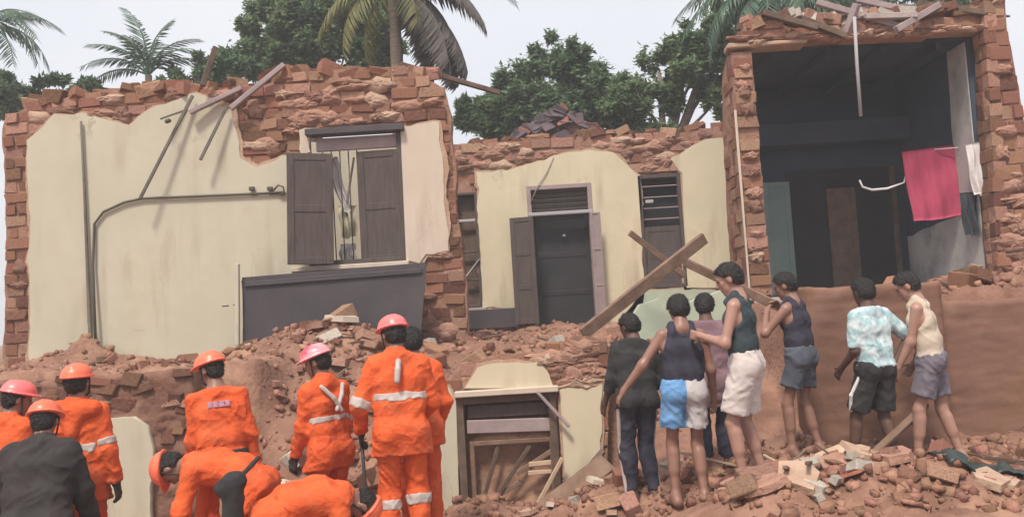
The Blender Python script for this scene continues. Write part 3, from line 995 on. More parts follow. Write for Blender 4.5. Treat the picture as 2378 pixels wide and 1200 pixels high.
# dark tiled roof heap rising behind the middle wall
def roof_heap():
    Y = 16.3
    r = tag(empty('roof_wreckage', at(1290, 320, Y)), 'dark collapsed heap of roof tiles rising behind the middle wall', 'roof')
    rnd = random.Random(4)
    pol = px_poly([(1185, 335), (1200, 312), (1232, 298), (1252, 272), (1275, 262), (1292, 250), (1312, 266), (1330, 276), (1356, 290), (1392, 318), (1405, 335)], Y)
    slab('heap', rough_poly(pol, .06, .05, 3), [], Y - .35, Y + .35, M['roof_dark'], r)
    for i in range(70):
        t = rnd.random()
        top = np.interp(t, [0, .2, .5, .8, 1], [318, 296, 254, 284, 320])
        c = at(1195 + 205 * t, top + rnd.uniform(0, 1) ** 1.6 * (326 - top), Y - .4 + rnd.uniform(-.05, .08))
        box_obj('tile', c, (0.24, 0.03, 0.2), M['roof_dark'] if rnd.random() < .8 else M['brick_dark'], r, Matrix.Rotation(rnd.uniform(-.8, .8), 3, 'Y') @ Matrix.Rotation(rnd.uniform(-.9, .3), 3, 'X') @ Matrix.Rotation(rnd.uniform(-.5, .5), 3, 'Z'), 0.006, 0.01)
roof_heap()

# ------------------------------------------------------------------ open room with its front torn off
def right_room():
    Y = 11.5
    b = at(2000, 660, Y)
    H = tag(empty('open_room', (b.x, Y, 1.6)), 'dark blue room with its front wall torn away between two brick piers', 'room')
    kinds = ('brick', 'brick', 'brick_pale', 'brick_dark')
    pier = rect_hole(1722, 118, 1770, 700, Y)
    pc = masonry(H, 'pier', Y, [(pier[0][0] - 0.02, pier[0][1] - 0.3), (pier[1][0] + 0.02, pier[1][1] - 0.3), pier[2], pier[3]], [], [], 0.3, 0.30, 0.165, kinds, None, 0.01, 31, smears=14)
    xl, xr = pier[0][0], pier[1][0]
    # its outer side: plaster hanging in a torn strip
    zt, zb = pier[2][1], pier[0][1] - 0.3
    slab('return_wall', rough_poly([(Y + 0.3, zb), (Y + 0.85, zb), (Y + 0.95, zb + 1.4), (Y + 0.8, zt - 0.9), (Y + 0.6, zt - 0.2), (Y + 0.3, zt)], 0.12, 0.04, 5), [], xl, xr - 0.02, M['mortar'], H, 'X')
    rs = random.Random(14)
    z = zb + .3
    while z < zt - .1:
        for j in range(3):
            if rs.random() < .12 or (j == 2 and z > zt - .8): continue
            brick_obj('side_brick', rs.choice(('brick', 'brick_pale', 'brick_dark', 'brick_pale')), (xl + .045 + rs.uniform(-.014, .014), Y + .17 + .24 * j + rs.uniform(-.02, .02), z), (.12, rs.uniform(.2, .25), .15), (rs.uniform(-.05, .05), rs.uniform(-.05, .05), rs.uniform(-.05, .05)), H)
        z += .165
    slab('edge_plaster', [(xl - 0.028, zb), (xl - 0.004, zb), (xl - 0.004, zt - 0.8), (xl - 0.028, zt - 0.8)], [], Y - 0.02, Y + 0.02, M['pink_plaster'], H)
    # lintel and broken courses above it
    rt = at(2298, 70, Y)
    lz = at(2010, 92, Y).z
    span = rt.x - xl + 0.1
    x_ = xl - .05
    for fr_, dz_, tl_, m_ in ((.30, 0.0, .010, 'undercoat'), (.14, .03, -.03, 'mortar'), (.33, .012, .012, 'smear'), (.23, .03, .016, 'undercoat')):
        box_obj('lintel', (x_ + span * fr_ / 2, Y + 0.13, lz + 0.035 + dz_), (span * fr_ + .01, 0.3, 0.075), M[m_], H, Matrix.Rotation(tl_, 3, 'Y'), 0.015, 0.02)
        x_ += span * fr_
    for i in range(26):
        q = (xl + .1 + (rt.x - xl - .2) * rs.random(), lz + rs.uniform(.03, .12))
        mud_blob(q, rs.uniform(.08, .26), rs.uniform(.03, .07), Y - .03, rs, H)
    crest = px_poly([(2305, 78), (1712, 112), (1712, 80), (1735, 56), (1790, 44), (1850, 66), (1900, 52), (1950, 64), (2010, 40), (2090, 52), (2150, 36), (2210, 40), (2250, 18), (2300, 14)], Y)
    crest = [(x, max(z, lz + 0.08)) for x, z in crest]
    masonry(H, 'broken_courses', Y - 0.02, crest, [], [], 0.3, 0.34, 0.14, ('brick_pale', 'brick_pale', 'brick_dark', 'brick'), None, 0.02, 41, skip=0.08)
    # right pier, its outer edge broken off in a slope
    rp = px_poly([(2480, 760), (2330, 760), (2318, 560), (2304, 300), (2292, 80), (2286, -60), (2334, -60), (2342, 60), (2362, 180), (2392, 330), (2430, 520)], Y - 0.1)
    masonry(H, 'pier', Y - 0.1, rp, [], [], 0.35, 0.36, 0.2, ('brick', 'brick_pale', 'brick', 'brick_dark'), None, 0.015, 51, smears=40, skip=0.0)
    # blocks on the inner side of that pier
    z, rs = rp[1][1] + .1, random.Random(12)
    lz_ = sorted([(q[1], q[0]) for q in rp[1:6]])
    while z < rp[5][1]:
        x = float(np.interp(z, [q[0] for q in lz_], [q[1] for q in lz_]))
        for y_ in (Y - .02, Y + .14):
            brick_obj('side_brick', rs.choice(('brick', 'brick_pale', 'brick_dark')), (x + .065 + rs.uniform(-.012, .012), y_ + rs.uniform(-.01, .01), z), (.16, .15, .185), (rs.uniform(-.04, .04), rs.uniform(-.05, .05), rs.uniform(-.05, .05)), H)
        z += .2
    # room shell
    Yb = 14.05
    xi, xo = xr, at(2315, 560, Y).x
    zf = 1.60
    zc = lz - 0.01
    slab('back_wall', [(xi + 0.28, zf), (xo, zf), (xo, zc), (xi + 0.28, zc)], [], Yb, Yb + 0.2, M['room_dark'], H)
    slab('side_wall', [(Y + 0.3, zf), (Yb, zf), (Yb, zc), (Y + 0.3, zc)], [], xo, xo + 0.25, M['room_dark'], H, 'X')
    slab('side_dado_lit_edge', rough_poly([(Y + 0.32, zf), (Yb - 0.01, zf), (Yb - 0.01, zf + 0.85), (Y + 0.9, zf + 1.0), (Y + 0.8, zc - 0.02), (Y + 0.32, zc - 0.02)], 0.2, 0.02, 3, (0, 1, 4, 5)), [], xo - 0.02, xo + 0.01, M['room_pale'], H, 'X')  # real dado low down; the tall front strip is daylight painted on the wall
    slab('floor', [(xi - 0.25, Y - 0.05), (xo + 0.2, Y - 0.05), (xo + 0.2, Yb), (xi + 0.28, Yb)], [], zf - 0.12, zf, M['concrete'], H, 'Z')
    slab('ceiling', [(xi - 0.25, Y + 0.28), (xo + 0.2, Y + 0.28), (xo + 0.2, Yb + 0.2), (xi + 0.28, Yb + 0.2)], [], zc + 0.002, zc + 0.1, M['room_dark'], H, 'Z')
    cc, w, h = quad_size(1780, 275, 2080, 345, 13.8)
    box_obj('loft_beam', ((xi + 0.3 + xo) / 2, 13.82, cc.z), (xo - xi - 0.32, 0.4, h * 0.72), M['room_dark'], H)
    for i in range(4):
        x = xi + (xo - xi) * (i + 0.5) / 4
        box_obj('ceiling_beam', (x, (Y + 0.28 + Yb) / 2, zc - 0.06), (0.08, Yb - Y - 0.3, 0.11), M['room_dark'], H)
    # inner doorway
    d0, d1 = at(1842, 640, Yb), at(2088, 640, Yb)
    zt = at(1960, 392, Yb).z
    dd = slab('doorway', [(d0.x, zf + 0.002), (d1.x - 0.02, zf + 0.002), (d1.x - 0.02, zt), (d0.x, zt)], [], Yb - 0.03, Yb + 0.01, M['void'], H)  # dark sheet in place of the shade within the opening
    cc, w, h = quad_size(1926, 400, 1992, 640, Yb - 0.1)
    leaf_door('leaf', (cc.x, Yb - 0.08, zf + 0.02 + h / 2), w, h, 0.04, M['wood_dark'], dd, 0, 0, 3)
    cc, w, h = quad_size(1776, 386, 1840, 648, Yb - 0.5)
    leaf_door('green_leaf', (cc.x, Yb - 0.5, zf + 0.02 + h / 2), w, h, 0.045, M['green_door'], dd, R(6), 0, 1)
    box_obj('frame_post', (d1.x, Yb - 0.05, (zf + zt) / 2), (0.07, 0.08, zt - zf), M['wood_dark'], dd)
    return H, xl, xr, xo
RR, PXL, PXR, PXO = right_room()

def room_things():
    Y = 12.35
    o = tube_obj('clothes_line', [at(1996, 418, Y), at(2003, 434, Y), at(2025, 441, Y), at(2060, 438, Y), at(2100, 424, Y + .06), at(2112, 352, Y + .06), at(2236, 342, 12.2), at(2282, 318, 11.75)], [0.012, 0.016, 0.018, 0.018, 0.014, 0.008, 0.008, 0.008], M['white_pipe'])
    tag(o, 'sagging white line strung across the dark room beside the pink cloth', 'clothes line')
    c, w, h = quad_size(2098, 344, 2238, 508, Y)
    o = drape('pink_towel', w, h, M['pink_cloth'], (c.x, Y - 0.03, c.z + h / 2), 2.2, 0.02, 3, 0.96, rot=R(-4))
    tag(o, 'bright pink towel hanging in the open dark room', 'towel')
    o = drape('white_shirt', 0.2, 0.72, M['white_cloth'], at(2258, 332, 11.72), 0.4, 0.03, 2, 0.75, rot=R(-3))
    tag(o, 'pale crumpled shirt hanging beside the pink towel', 'shirt')
    o = drape('dark_garment', 0.34, 0.60, M['dark_cloth'], at(2258, 446, 11.85), 1.4, 0.04, 3, 0.8)
    tag(o, 'dark garment hanging below the pale shirt in the open room', 'garment')
    o = tube_obj('hanging_rod', [at(1984, 40, 11.32), at(1990, 150, 11.36), at(1999, 270, 11.36)], 0.024, M['rod'])
    tag(o, 'straight pale rod hanging from the torn edge over the dark room', 'rod')
    bits = [((1896, 6), (2085, 62), 'long grey rafter lying over the torn roof edge', 'lilac_board', 11.6),
            ((1990, 0), (2120, 28), 'pale rafter crossing above the hanging rod', 'lilac_board', 11.75),
            ((1962, 88), (1990, 10), 'short upright timber at the head of the hanging rod', 'lilac_board', 11.5),
            ((2010, 40), (2130, 36), 'thin grey batten lying flat on the broken crest', 'concrete', 11.45),
            ((2130, 10), (2290, 32), 'dark splintered beam beside the tall brick pier', 'wood_dark', 11.6),
            ((1770, 30), (1900, 66), 'thin dark rafter sloping on the crest over the brick pier', 'wood_dark', 11.45),
            ((2180, 12), (2080, 70), 'short pale rafter leaning on the crest between rod and tall pier', 'lilac_board', 11.42),
            ((1850, 40), (1965, 84), 'mossy beam end lying on the crest left of the rod', 'wood_dark', 11.5)]
    for a, b, lab, m, Y in bits:
        o = bar_obj('broken_rafter', at(*a, Y), at(*b, Y - 0.15), 0.09, 0.08, M[m])
        tag(o, lab, 'rafter', 'broken rafters on the wall tops')
    # remains of the tiled roof behind the crest
    r = tag(empty('roof_wreckage', at(2150, 20, 12.4)), 'sagging dark remains of a tiled roof above the open room', 'roof')
    for j in range(6):
        for i in range(14):
            x = PXR + 0.5 + i * 0.24 + random.uniform(-.02, .02)
            if random.random() < 0.18 or (i in (4, 5) and j > 2): continue
            z = at(2000, 46, 12.0).z + j * 0.115 - 0.05 * abs(i - 9) * 0.3
            box_obj('tile', (x, 12.0 + j * 0.24, z), (0.235, 0.32, 0.03), M['roof_dark'], r, Matrix.Rotation(R(24) + random.uniform(-.1, .1), 3, 'X'), 0.006, 0.01)
    box_obj('rafter', ((PXR + PXO) / 2, 12.7, at(2000, 30, 12.5).z - 0.05), (PXO - PXR - 0.3, 0.1, 0.1), M['wood_dark'], r)
room_things()

# ------------------------------------------------------------------ mud walls of the lower terrace
def relief_wall(name, x0, x1, z0, top, Y, depth, m, amp=0.03, step=0.05, seed=1, layers=0.0, parent=None):
    """earth wall: uneven front, top edge top(x)"""
    nu = int((x1 - x0) / step)
    nv = 70
    u = np.linspace(0, 1, nu + 1)
    X = x0 + (x1 - x0) * u
    T = np.array([top(x) for x in X]) + 0.035 * vnoise(X * 3, X * 0, X * 0 + 0.5, seed) + 0.02 * vnoise(X * 11, X * 0, X * 0 + 0.5, seed + 1)
    v = np.linspace(0, 1, nv + 1)
    XX = np.repeat(X[None, :], nv + 1, 0)
    ZZ = z0 + (T[None, :] - z0) * v[:, None]
    n = amp * (fbm2(XX * 1.6, ZZ * 1.6, seed + 3, 3) + 0.4 * fbm2(XX * 7, ZZ * 7, seed + 5, 2))
    if layers:
        n = n + layers * (np.abs(fbm2(XX * 1.3, ZZ * 8, seed + 9, 3)) + 0.6 * np.abs(fbm2(XX * 9, ZZ * 11, seed + 12, 3)))
    edge = np.minimum(XX - x0, x1 - XX)
    rnd = np.clip(0.03 - np.minimum(edge, (T[None, :] - ZZ)), 0, 0.03)
    YY = Y + n + rnd * 0.9
    V = [np.stack([XX, YY, ZZ], -1).reshape(-1, 3), np.stack([XX, np.full_like(XX, Y + depth), ZZ], -1).reshape(-1, 3)]
    n1 = (nu + 1) * (nv + 1)
    i = np.arange(nv)[:, None] * (nu + 1) + np.arange(nu)[None, :]
    F = [np.stack([i, i + 1, i + nu + 2, i + nu + 1], -1).reshape(-1, 4), np.stack([i + n1, i + nu + 1 + n1, i + nu + 2 + n1, i + 1 + n1], -1).reshape(-1, 4)]
    t = nv * (nu + 1) + np.arange(nu)
    F.append(np.stack([t, t + 1, t + 1 + n1, t + n1], -1))
    j = np.arange(nv) * (nu + 1)
    F.append(np.stack([j, j + nu + 1, j + nu + 1 + n1, j + n1], -1))
    j = j + nu
    F.append(np.stack([j, j + n1, j + nu + 1 + n1, j + nu + 1], -1))
    VV = np.concatenate(V)
    c = VV.mean(0)
    o = np_mesh(name, VV - c, np.concatenate(F), m, parent, True)
    o.location = Vector(c) - (parent_loc(parent) if parent else Vector((0, 0, 0)))
    return o

def lower_walls():
    # grey-brown mud wall behind the helmeted crew
    Y = 8.75
    xa, xb = at(-120, 950, Y).x, at(448, 950, Y).x
    zt = at(340, 862, Y).z
    W = relief_wall('mud_wall', xa, xb, -0.9, lambda x: zt - 0.02, Y, 0.4, M['mud'], 0.03, 0.03, seed=21, layers=0.05)
    tag(W, 'grey brown mud retaining wall behind the helmeted crew', 'wall')
    rs = random.Random(8)
    for i in range(46):
        x, z = rs.uniform(at(60, 900, Y).x, xb - .05), zt - abs(rs.gauss(0, .35)) - .03
        if at(150, 1300, Y).x < x < at(380, 960, Y).x and z < at(300, 940, Y).z: continue
        brick_obj('stone', rs.choice(('brick_dark', 'brick_pale', 'brick_dark', 'brick')), (x, Y + rs.uniform(.05, .09), z), (rs.uniform(.08, .26), .16, rs.uniform(.05, .13)), (rs.uniform(-.3, .3), rs.uniform(-.3, .3), rs.uniform(-.3, .3)), W)
    pl = rough_poly(px_poly([(150, 1300), (228, 968), (318, 962), (350, 985), (366, 1040), (358, 1120), (345, 1300)], Y), 0.06, 0.025, 4, (6,))
    slab('plaster', pl, [], Y - 0.075, Y + 0.03, M['cream_grey'], W)
    # front wall with the small lower window
    Y = 8.5
    b = at(1200, 1180, Y)
    H = tag(empty('lower_wall', (b.x, Y, -0.35)), 'low broken brick wall with cream plaster patches and a wrecked window', 'wall')
    outer = px_poly([(1418, 1290), (1000, 1290), (1006, 908), (1040, 886), (1082, 842), (1170, 822), (1262, 812), (1296, 796), (1335, 776), (1408, 790), (1424, 850), (1412, 960)], Y)
    win = rect_hole(1068, 914, 1302, 1300, Y)
    win = [(win[0][0], outer[0][1]+0.01), (win[1][0], outer[0][1]+0.01), win[2], win[3]]
    P1 = px_poly([(1002, 1285), (1008, 908), (1038, 900), (1060, 950), (1070, 1285)], Y)
    P2 = px_poly([(1080, 900), (1108, 846), (1150, 836), (1256, 836), (1286, 900)], Y)
    P3 = px_poly([(1318, 1200), (1300, 905), (1340, 902), (1402, 890), (1398, 1040), (1392, 1200)], Y)
    masonry(H, 'wall', Y, outer, [win], [(P1, M['cream_grey'], (0, 3, 4)), (P2, M['cream'], (4,)), (P3, M['cream'], (0,))], 0.1, 0.3, 0.15, ('brick', 'brick_pale', 'brick'), None, 0.02, 61, smears=26)
    f = frame_mesh(win, Y - 0.03, Y + 0.1, 0.075, M['wood_dark'], 'window', H, 'lrt')
    c, w, h = quad_size(1056, 898, 1296, 914, Y)
    box_obj('lintel_board', (c.x, Y - 0.05, win[2][1] + 0.03), (w, 0.09, 0.06), M['pink_plaster'], f)
    c, w, h = quad_size(1084, 974, 1292, 1002, Y)
    box_obj('plank', (c.x, Y + 0.02, c.z), (w, 0.04, 0.13), M['lilac_board'], f, Matrix.Rotation(R(1.5), 3, 'Y'))
    c, w, h = quad_size(1084, 934, 1292, 970, Y)
    box_obj('plank', (c.x, Y + 0.055, c.z), (w, 0.03, 0.13), M['shutter'], f)
    inner = rect_hole(1094, 1020, 1292, 1186, Y)
    frame_mesh(inner, Y + 0.015, Y + 0.065, 0.045, M['wood'], 'inner_frame', f, 'lrt')
    for (a, b2, m) in [((1125, 1150), (1160, 1026), 'wood_dark'), ((1150, 1160), (1232, 1032), 'wood_dark'), ((1200, 1100), (1290, 1040), 'wood'),
                       ((1228, 1078), (1300, 1070), 'wood_pale'), ((1226, 1098), (1300, 1092), 'wood_pale'), ((1110, 1176), (1210, 1118), 'wood')]:
        bar_obj('broken_slat', at(*a, Y + 0.0), at(*b2, Y + 0.05), 0.02, 0.045, M[m], f)
    # dark debris mud filling the opening
    o = bar_obj('pale_stick', at(1238, 1190, 8.3), at(1306, 1062, 8.36), 0.03, 0.04, M['wood_pale'])
    tag(o, 'pale straight stick leaning on the wrecked lower window', 'stick')
    o = bar_obj('pale_stick', at(1246, 908, 8.4), at(1322, 990, 8.38), 0.03, 0.03, M['lilac_board'])
    tag(o, 'pale batten hanging across the upper corner of the lower window', 'stick')
    # brown plinth below the open room
    Y = 8.3
    xa, xb = at(1884, 850, Y).x, at(2205, 850, Y).x
    W = relief_wall('plinth_wall', xa, xb, -0.4, lambda x: 1.69, Y, 0.5, M['plinth'], 0.014, seed=25, layers=0.014)
    tag(W, 'smooth reddish brown mud plinth below the dark open room', 'wall')
    xc = at(2520, 850, Y).x
    za = at(2230, 706, Y + 0.1).z
    W = relief_wall('plinth_wall', xb + 0.01, xc, -0.4, lambda x: za + 0.02, Y + 0.07, 0.45, M['plinth'], 0.014, seed=27, layers=0.014)
    tag(W, 'lower end of the brown mud plinth under the heap of rubble', 'wall')
    # pale green broken partition behind the men
    Y = 10.8
    pol = rough_poly(px_poly([(1455, 860), (1455, 752), (1490, 716), (1530, 700), (1575, 716), (1630, 690), (1690, 672), (1730, 720), (1730, 860)], Y), 0.1, 0.05, 6)
    W = slab('partition_wall', pol, [], Y, Y + 0.2, M['green_plaster'])
    tag(W, 'low broken pale green partition wall behind the bystanders', 'wall')
lower_walls()

# ------------------------------------------------------------------ timbers lying about
def timbers():
    def plank(a, Ya, b, Yb, w, h, m, lab, name='plank', up=Vector((0, -0.6, 0.8))):
        o = bar_obj(name, at(*a, Ya), at(*b, Yb), w, h, M[m], None, up)
        tag(o, lab, 'plank', 'loose planks in the rubble')
        return o
    plank((1352, 776), 9.2, (1636, 552), 9.6, 0.05, 0.135, 'wood', 'big weathered plank slanting up across the middle house', up=Vector((0, -0.2, 1)))
    plank((1462, 540), 10.2, (1590, 640), 10.4, 0.03, 0.075, 'wood', 'pale board slanting down behind the big plank', up=Vector((0, -0.2, 1)))
    plank((1590, 608), 10.0, (1830, 722), 9.6, 0.05, 0.10, 'wood', 'long thin beam sloping down to the brick pier', up=Vector((0, -0.2, 1)))
    plank((1262, 1188), 8.0, (1412, 1072), 8.25, 0.22, 0.04, 'wood', 'wide brown plank at the foot of the low brick wall')
    plank((1300, 1165), 8.15, (1402, 1046), 8.35, 0.05, 0.05, 'wood_dark', 'dark batten leaning on the plastered end of the low wall')
    plank((1330, 1196), 7.7, (1412, 1130), 7.9, 0.05, 0.04, 'wood', 'short batten lying beside the wide brown plank')
    plank((2000, 1080), 7.3, (2150, 940), 7.75, 0.06, 0.05, 'wood', 'thin pole held slanting between the two men by the plinth')
    plank((2170, 1120), 6.3, (2378, 1092), 6.6, 0.16, 0.04, 'wood', 'flat board on the rubble at the corner of the picture', up=Vector((0, -0.3, 1)))
    plank((2230, 1098), 6.5, (2400, 1160), 6.2, 0.06, 0.06, 'wood_dark', 'dark beam half buried in the corner rubble', up=Vector((0, -0.3, 1)))
    plank((1880, 1075), 7.0, (1960, 1042), 7.2, 0.12, 0.05, 'wood_pale', 'small pale board lying near the pier foot', up=Vector((0, -0.3, 1)))
    plank((2195, 665), 8.9, (2300, 640), 9.0, 0.1, 0.08, 'wood_dark', 'dark timber lying on top of the brown plinth', up=Vector((0, -0.3, 1)))
timbers()

# ------------------------------------------------------------------ rubble
def rock_mesh(seed, m, flat=0.8):
    bm = bmesh.new()
    bmesh.ops.create_icosphere(bm, subdivisions=1, radius=0.5)
    r = random.Random(seed)
    for v in bm.verts:
        v.co *= r.uniform(0.5, 1.2)
        v.co.z *= flat
    me = bpy.data.meshes.new('lump')
    bm.to_mesh(me)
    bm.free()
    me.materials.append(m)
    return me

def scatter_bricks():
    rnd = random.Random(77)
    lumps = [rock_mesh(i, M['clod_one']) for i in range(8)]
    zones = [  # name, x range, y range, count, size range, kinds, label, group
        ((1.55, 4.6), (5.75, 8.1), 95, (0.09, 0.26), 'broken lump strewn on the rubble where the bystanders stand', 'lumps on the rubble by the bystanders'),
        ((-2.6, -0.9), (7.7, 10.3), 84, (0.10, 0.30), 'broken lump on the rubble slope below the dark door panel', 'lumps on the slope below the dark panel'),
        ((-0.9, 1.6), (9.0, 12.0), 34, (0.10, 0.26), 'broken lump on the earth bank below the dark doorway', 'lumps on the bank below the doorway'),
        ((0.4, 1.6), (7.2, 8.35), 20, (0.08, 0.2), 'broken lump at the foot of the low wrecked window', 'lumps by the wrecked window'),
        ((3.9, 6.2), (8.7, 10.2), 26, (0.12, 0.3), 'broken lump heaped on top of the brown plinth', 'lumps on top of the plinth'),
        ((1.95, 2.35), (5.85, 6.35), 16, (0.06, 0.16), 'broken lump in the pale heap before the bystanders', 'pale lumps before the bystanders'),
        ((-5.6, -2.7), (9.6, 10.7), 26, (0.08, 0.22), 'broken lump lying along the foot of the cream wall', 'lumps at the foot of the cream wall'),
        ((-1.3, -0.5), (10.2, 10.9), 14, (0.10, 0.24), 'broken lump at the broken brick corner of the cream wall', 'lumps at the broken corner'),
    ]
    for (x0, x1), (y0, y1), n, (s0, s1), lab, grp in zones:
        for i in range(n):
            x, y = rnd.uniform(x0, x1), rnd.uniform(y0, y1)
            s = s0 + (s1 - s0) * rnd.random() ** 1.8
            z = gz(x, y) + s * 0.18
            rot = (rnd.uniform(-.5, .5), rnd.uniform(-.5, .5), rnd.uniform(0, 6.28))
            if rnd.random() < 0.62:
                k = rnd.choice(('brick', 'brick', 'brick_pale', 'brick_pale', 'brick_dark', 'grey_rubble')) if 'pale heap' not in lab else 'grey_rubble'
                kw = {'brick': 'red', 'brick_pale': 'dusty pink', 'brick_dark': 'dark brown', 'grey_rubble': 'pale grey'}[k]
                o = brick_obj('broken_brick', k, (x, y, z), (s * 1.25, s * rnd.uniform(.6, .9), s * 0.6), rot, None)
            else:
                kw = 'earthy rounded'
                o = bpy.data.objects.new('broken_brick', rnd.choice(lumps))
                o.location = (x, y, z)
                o.scale = (s * rnd.uniform(.9, 1.3), s, s * rnd.uniform(.6, .9))
                o.rotation_euler = rot
                col.objects.link(o)
            zs = 'small' if s < s0 + .05 else 'large' if s > s0 + .11 else 'middling'
            tag(o, zs + ' ' + kw + ' ' + lab, 'brick', grp)

M['clod_one'] = mat('earth_lump', (0.21, 0.10, 0.068), (0.35, 0.185, 0.13), 6, 0.95, 0.8, 40, rand=0.3, spec=0.1)
scatter_bricks()

def crest_bricks():
    """loose blocks left lying on the broken wall tops"""
    rnd = random.Random(5)
    for (xa, ya), (xb, yb), Y, n, lab, grp, kinds in [
        ((70, 240), (600, 198), 11.15, 24, 'loose block lying on the broken top of the cable-crossed cream wall', 'blocks on the cream wall top', ('brick_dark', 'brick', 'brick_pale')),
        ((620, 176), (1020, 176), 11.15, 22, 'loose block heaped on the wall top above the shuttered window', 'blocks above the shuttered window', ('brick', 'brick', 'brick_pale')),
        ((1080, 336), (1690, 300), 15.15, 24, 'loose block lying on the top of the middle house front', 'blocks on the middle wall top', ('brick_pale', 'brick', 'brick_dark')),
        ((1730, 56), (2280, 26), 11.6, 40, 'loose block lying on the torn crest over the dark room', 'blocks on the crest of the open room', ('brick_pale', 'brick_dark', 'grey_rubble'))]:
        for i in range(n):
            t = (i + rnd.random()) / n
            p = at(xa + (xb - xa) * t, ya + (yb - ya) * t + rnd.uniform(-9, 6), Y)
            s = rnd.uniform(0.14, 0.34)
            kk = rnd.choice(kinds)
            o = brick_obj('loose_brick', kk, (p.x, Y + rnd.uniform(-.05, .08), p.z), (s, s * .8, s * rnd.uniform(.35, .6)),
                          (rnd.uniform(-.35, .35), rnd.uniform(-.4, .4), rnd.uniform(-.6, .6)), None)
            tag(o, ('small ' if s < .2 else 'large ' if s > .28 else 'middling ') + {'brick': 'red ', 'brick_pale': 'dusty ', 'brick_dark': 'dark ', 'grey_rubble': 'grey '}[kk] + lab, 'brick', grp)
crest_bricks()

def slab_pieces():
    rnd = random.Random(19)
    shapes = []
    for i in range(6):
        n = rnd.choice((5, 6, 7))
        ring = [(math.cos(6.283 * j / n + rnd.uniform(-.25, .25)) * rnd.uniform(.35, .6), math.sin(6.283 * j / n + rnd.uniform(-.25, .25)) * rnd.uniform(.3, .5)) for j in range(n)]
        shapes.append(ring)
    def piece(name, m, x, y, s, t, lab, cat, grp):
        ring = [(a * s, b * s) for a, b in rnd.choice(shapes)]
        n = len(ring)
        V = [(a, b, -t / 2) for a, b in ring] + [(a * .96, b * .96, t / 2 + rnd.uniform(-.004, .004)) for a, b in ring]
        F = [tuple(range(n - 1, -1, -1)), tuple(range(n, 2 * n))] + [(j, (j + 1) % n, n + (j + 1) % n, n + j) for j in range(n)]
        o = mesh_obj(name, V, F, m)
        o.location = (x, y, gz(x, y) + t * .4 + s * .06)
        o.rotation_euler = (rnd.uniform(-.45, .35), rnd.uniform(-.4, .4), rnd.uniform(0, 6.28))
        kw = {'pink_plaster': 'pale pink', 'mud_smear': 'earthy', 'undercoat': 'tan', 'laterite_dusty': 'dusty', 'mud': 'brown', 'red_roof_tile': 'red'}.get(m.name, 'pale')
        tag(o, ('small ' if s < .22 else 'large ' if s > .33 else 'middling ') + kw + ' ' + lab, cat, grp)
    for i in range(26):
        piece('plaster_chunk', rnd.choice((M['pink_plaster'], M['smear'], M['undercoat'], M['undercoat'], M['brick_pale'])), rnd.uniform(1.6, 4.6), rnd.uniform(5.8, 7.6), rnd.uniform(.16, .42), rnd.uniform(.03, .06),
              'flat broken plaster chunk among the rubble where the bystanders stand', 'plaster chunk', 'plaster chunks by the bystanders')
    for i in range(14):
        piece('plaster_chunk', rnd.choice((M['smear'], M['mud'], M['pink_plaster'])), rnd.uniform(-2.5, -1.0), rnd.uniform(8.2, 10.2), rnd.uniform(.16, .45), rnd.uniform(.04, .09),
              'flat broken wall chunk on the slope behind the orange crew', 'plaster chunk', 'wall chunks on the slope behind the crew')
    for i in range(12):
        piece('roof_tile', M['roof_red'], rnd.uniform(2.2, 4.6), rnd.uniform(5.8, 7.4), rnd.uniform(.22, .34), .022, 'broken red roof tile in the rubble where the bystanders stand', 'roof tile', 'red tiles by the bystanders')
    for i in range(8):
        piece('plaster_chunk', rnd.choice((M['pink_plaster'], M['undercoat'], M['smear'])), rnd.uniform(0.0, 1.4), rnd.uniform(7.4, 8.3), rnd.uniform(.12, .3), .04, 'flat broken plaster chunk below the wrecked lower window', 'plaster chunk', 'plaster chunks below the lower window')
slab_pieces()

def splinters():
    rnd = random.Random(91)
    for (x0, x1), (y0, y1), n, lab, grp in [((1.6, 4.6), (5.8, 7.8), 26, 'thin wood splinter lying in the rubble around the bystanders', 'splinters by the bystanders'),
                                            ((-2.5, -0.9), (8.0, 10.2), 12, 'thin wood splinter on the slope behind the orange crew', 'splinters on the slope'),
                                            ((-0.6, 1.5), (9.2, 11.5), 10, 'thin wood splinter on the bank below the dark doorway', 'splinters on the bank')]:
        for i in range(n):
            x, y = rnd.uniform(x0, x1), rnd.uniform(y0, y1)
            z = gz(x, y) + .05
            a, L = rnd.uniform(0, 6.28), rnd.uniform(.2, .6)
            d = Vector((math.cos(a), math.sin(a), rnd.uniform(-.1, .35)))
            o = bar_obj('wood_splinter', Vector((x, y, z)) - d * L * .4, Vector((x, y, z)) + d * L * .6, rnd.uniform(.015, .04), rnd.uniform(.01, .025), M[rnd.choice(('wood', 'wood_dark', 'wood_pale', 'wood'))], None, Vector((0, 0, 1)), .003, .003)
            tag(o, lab, 'splinter', grp)
splinters()

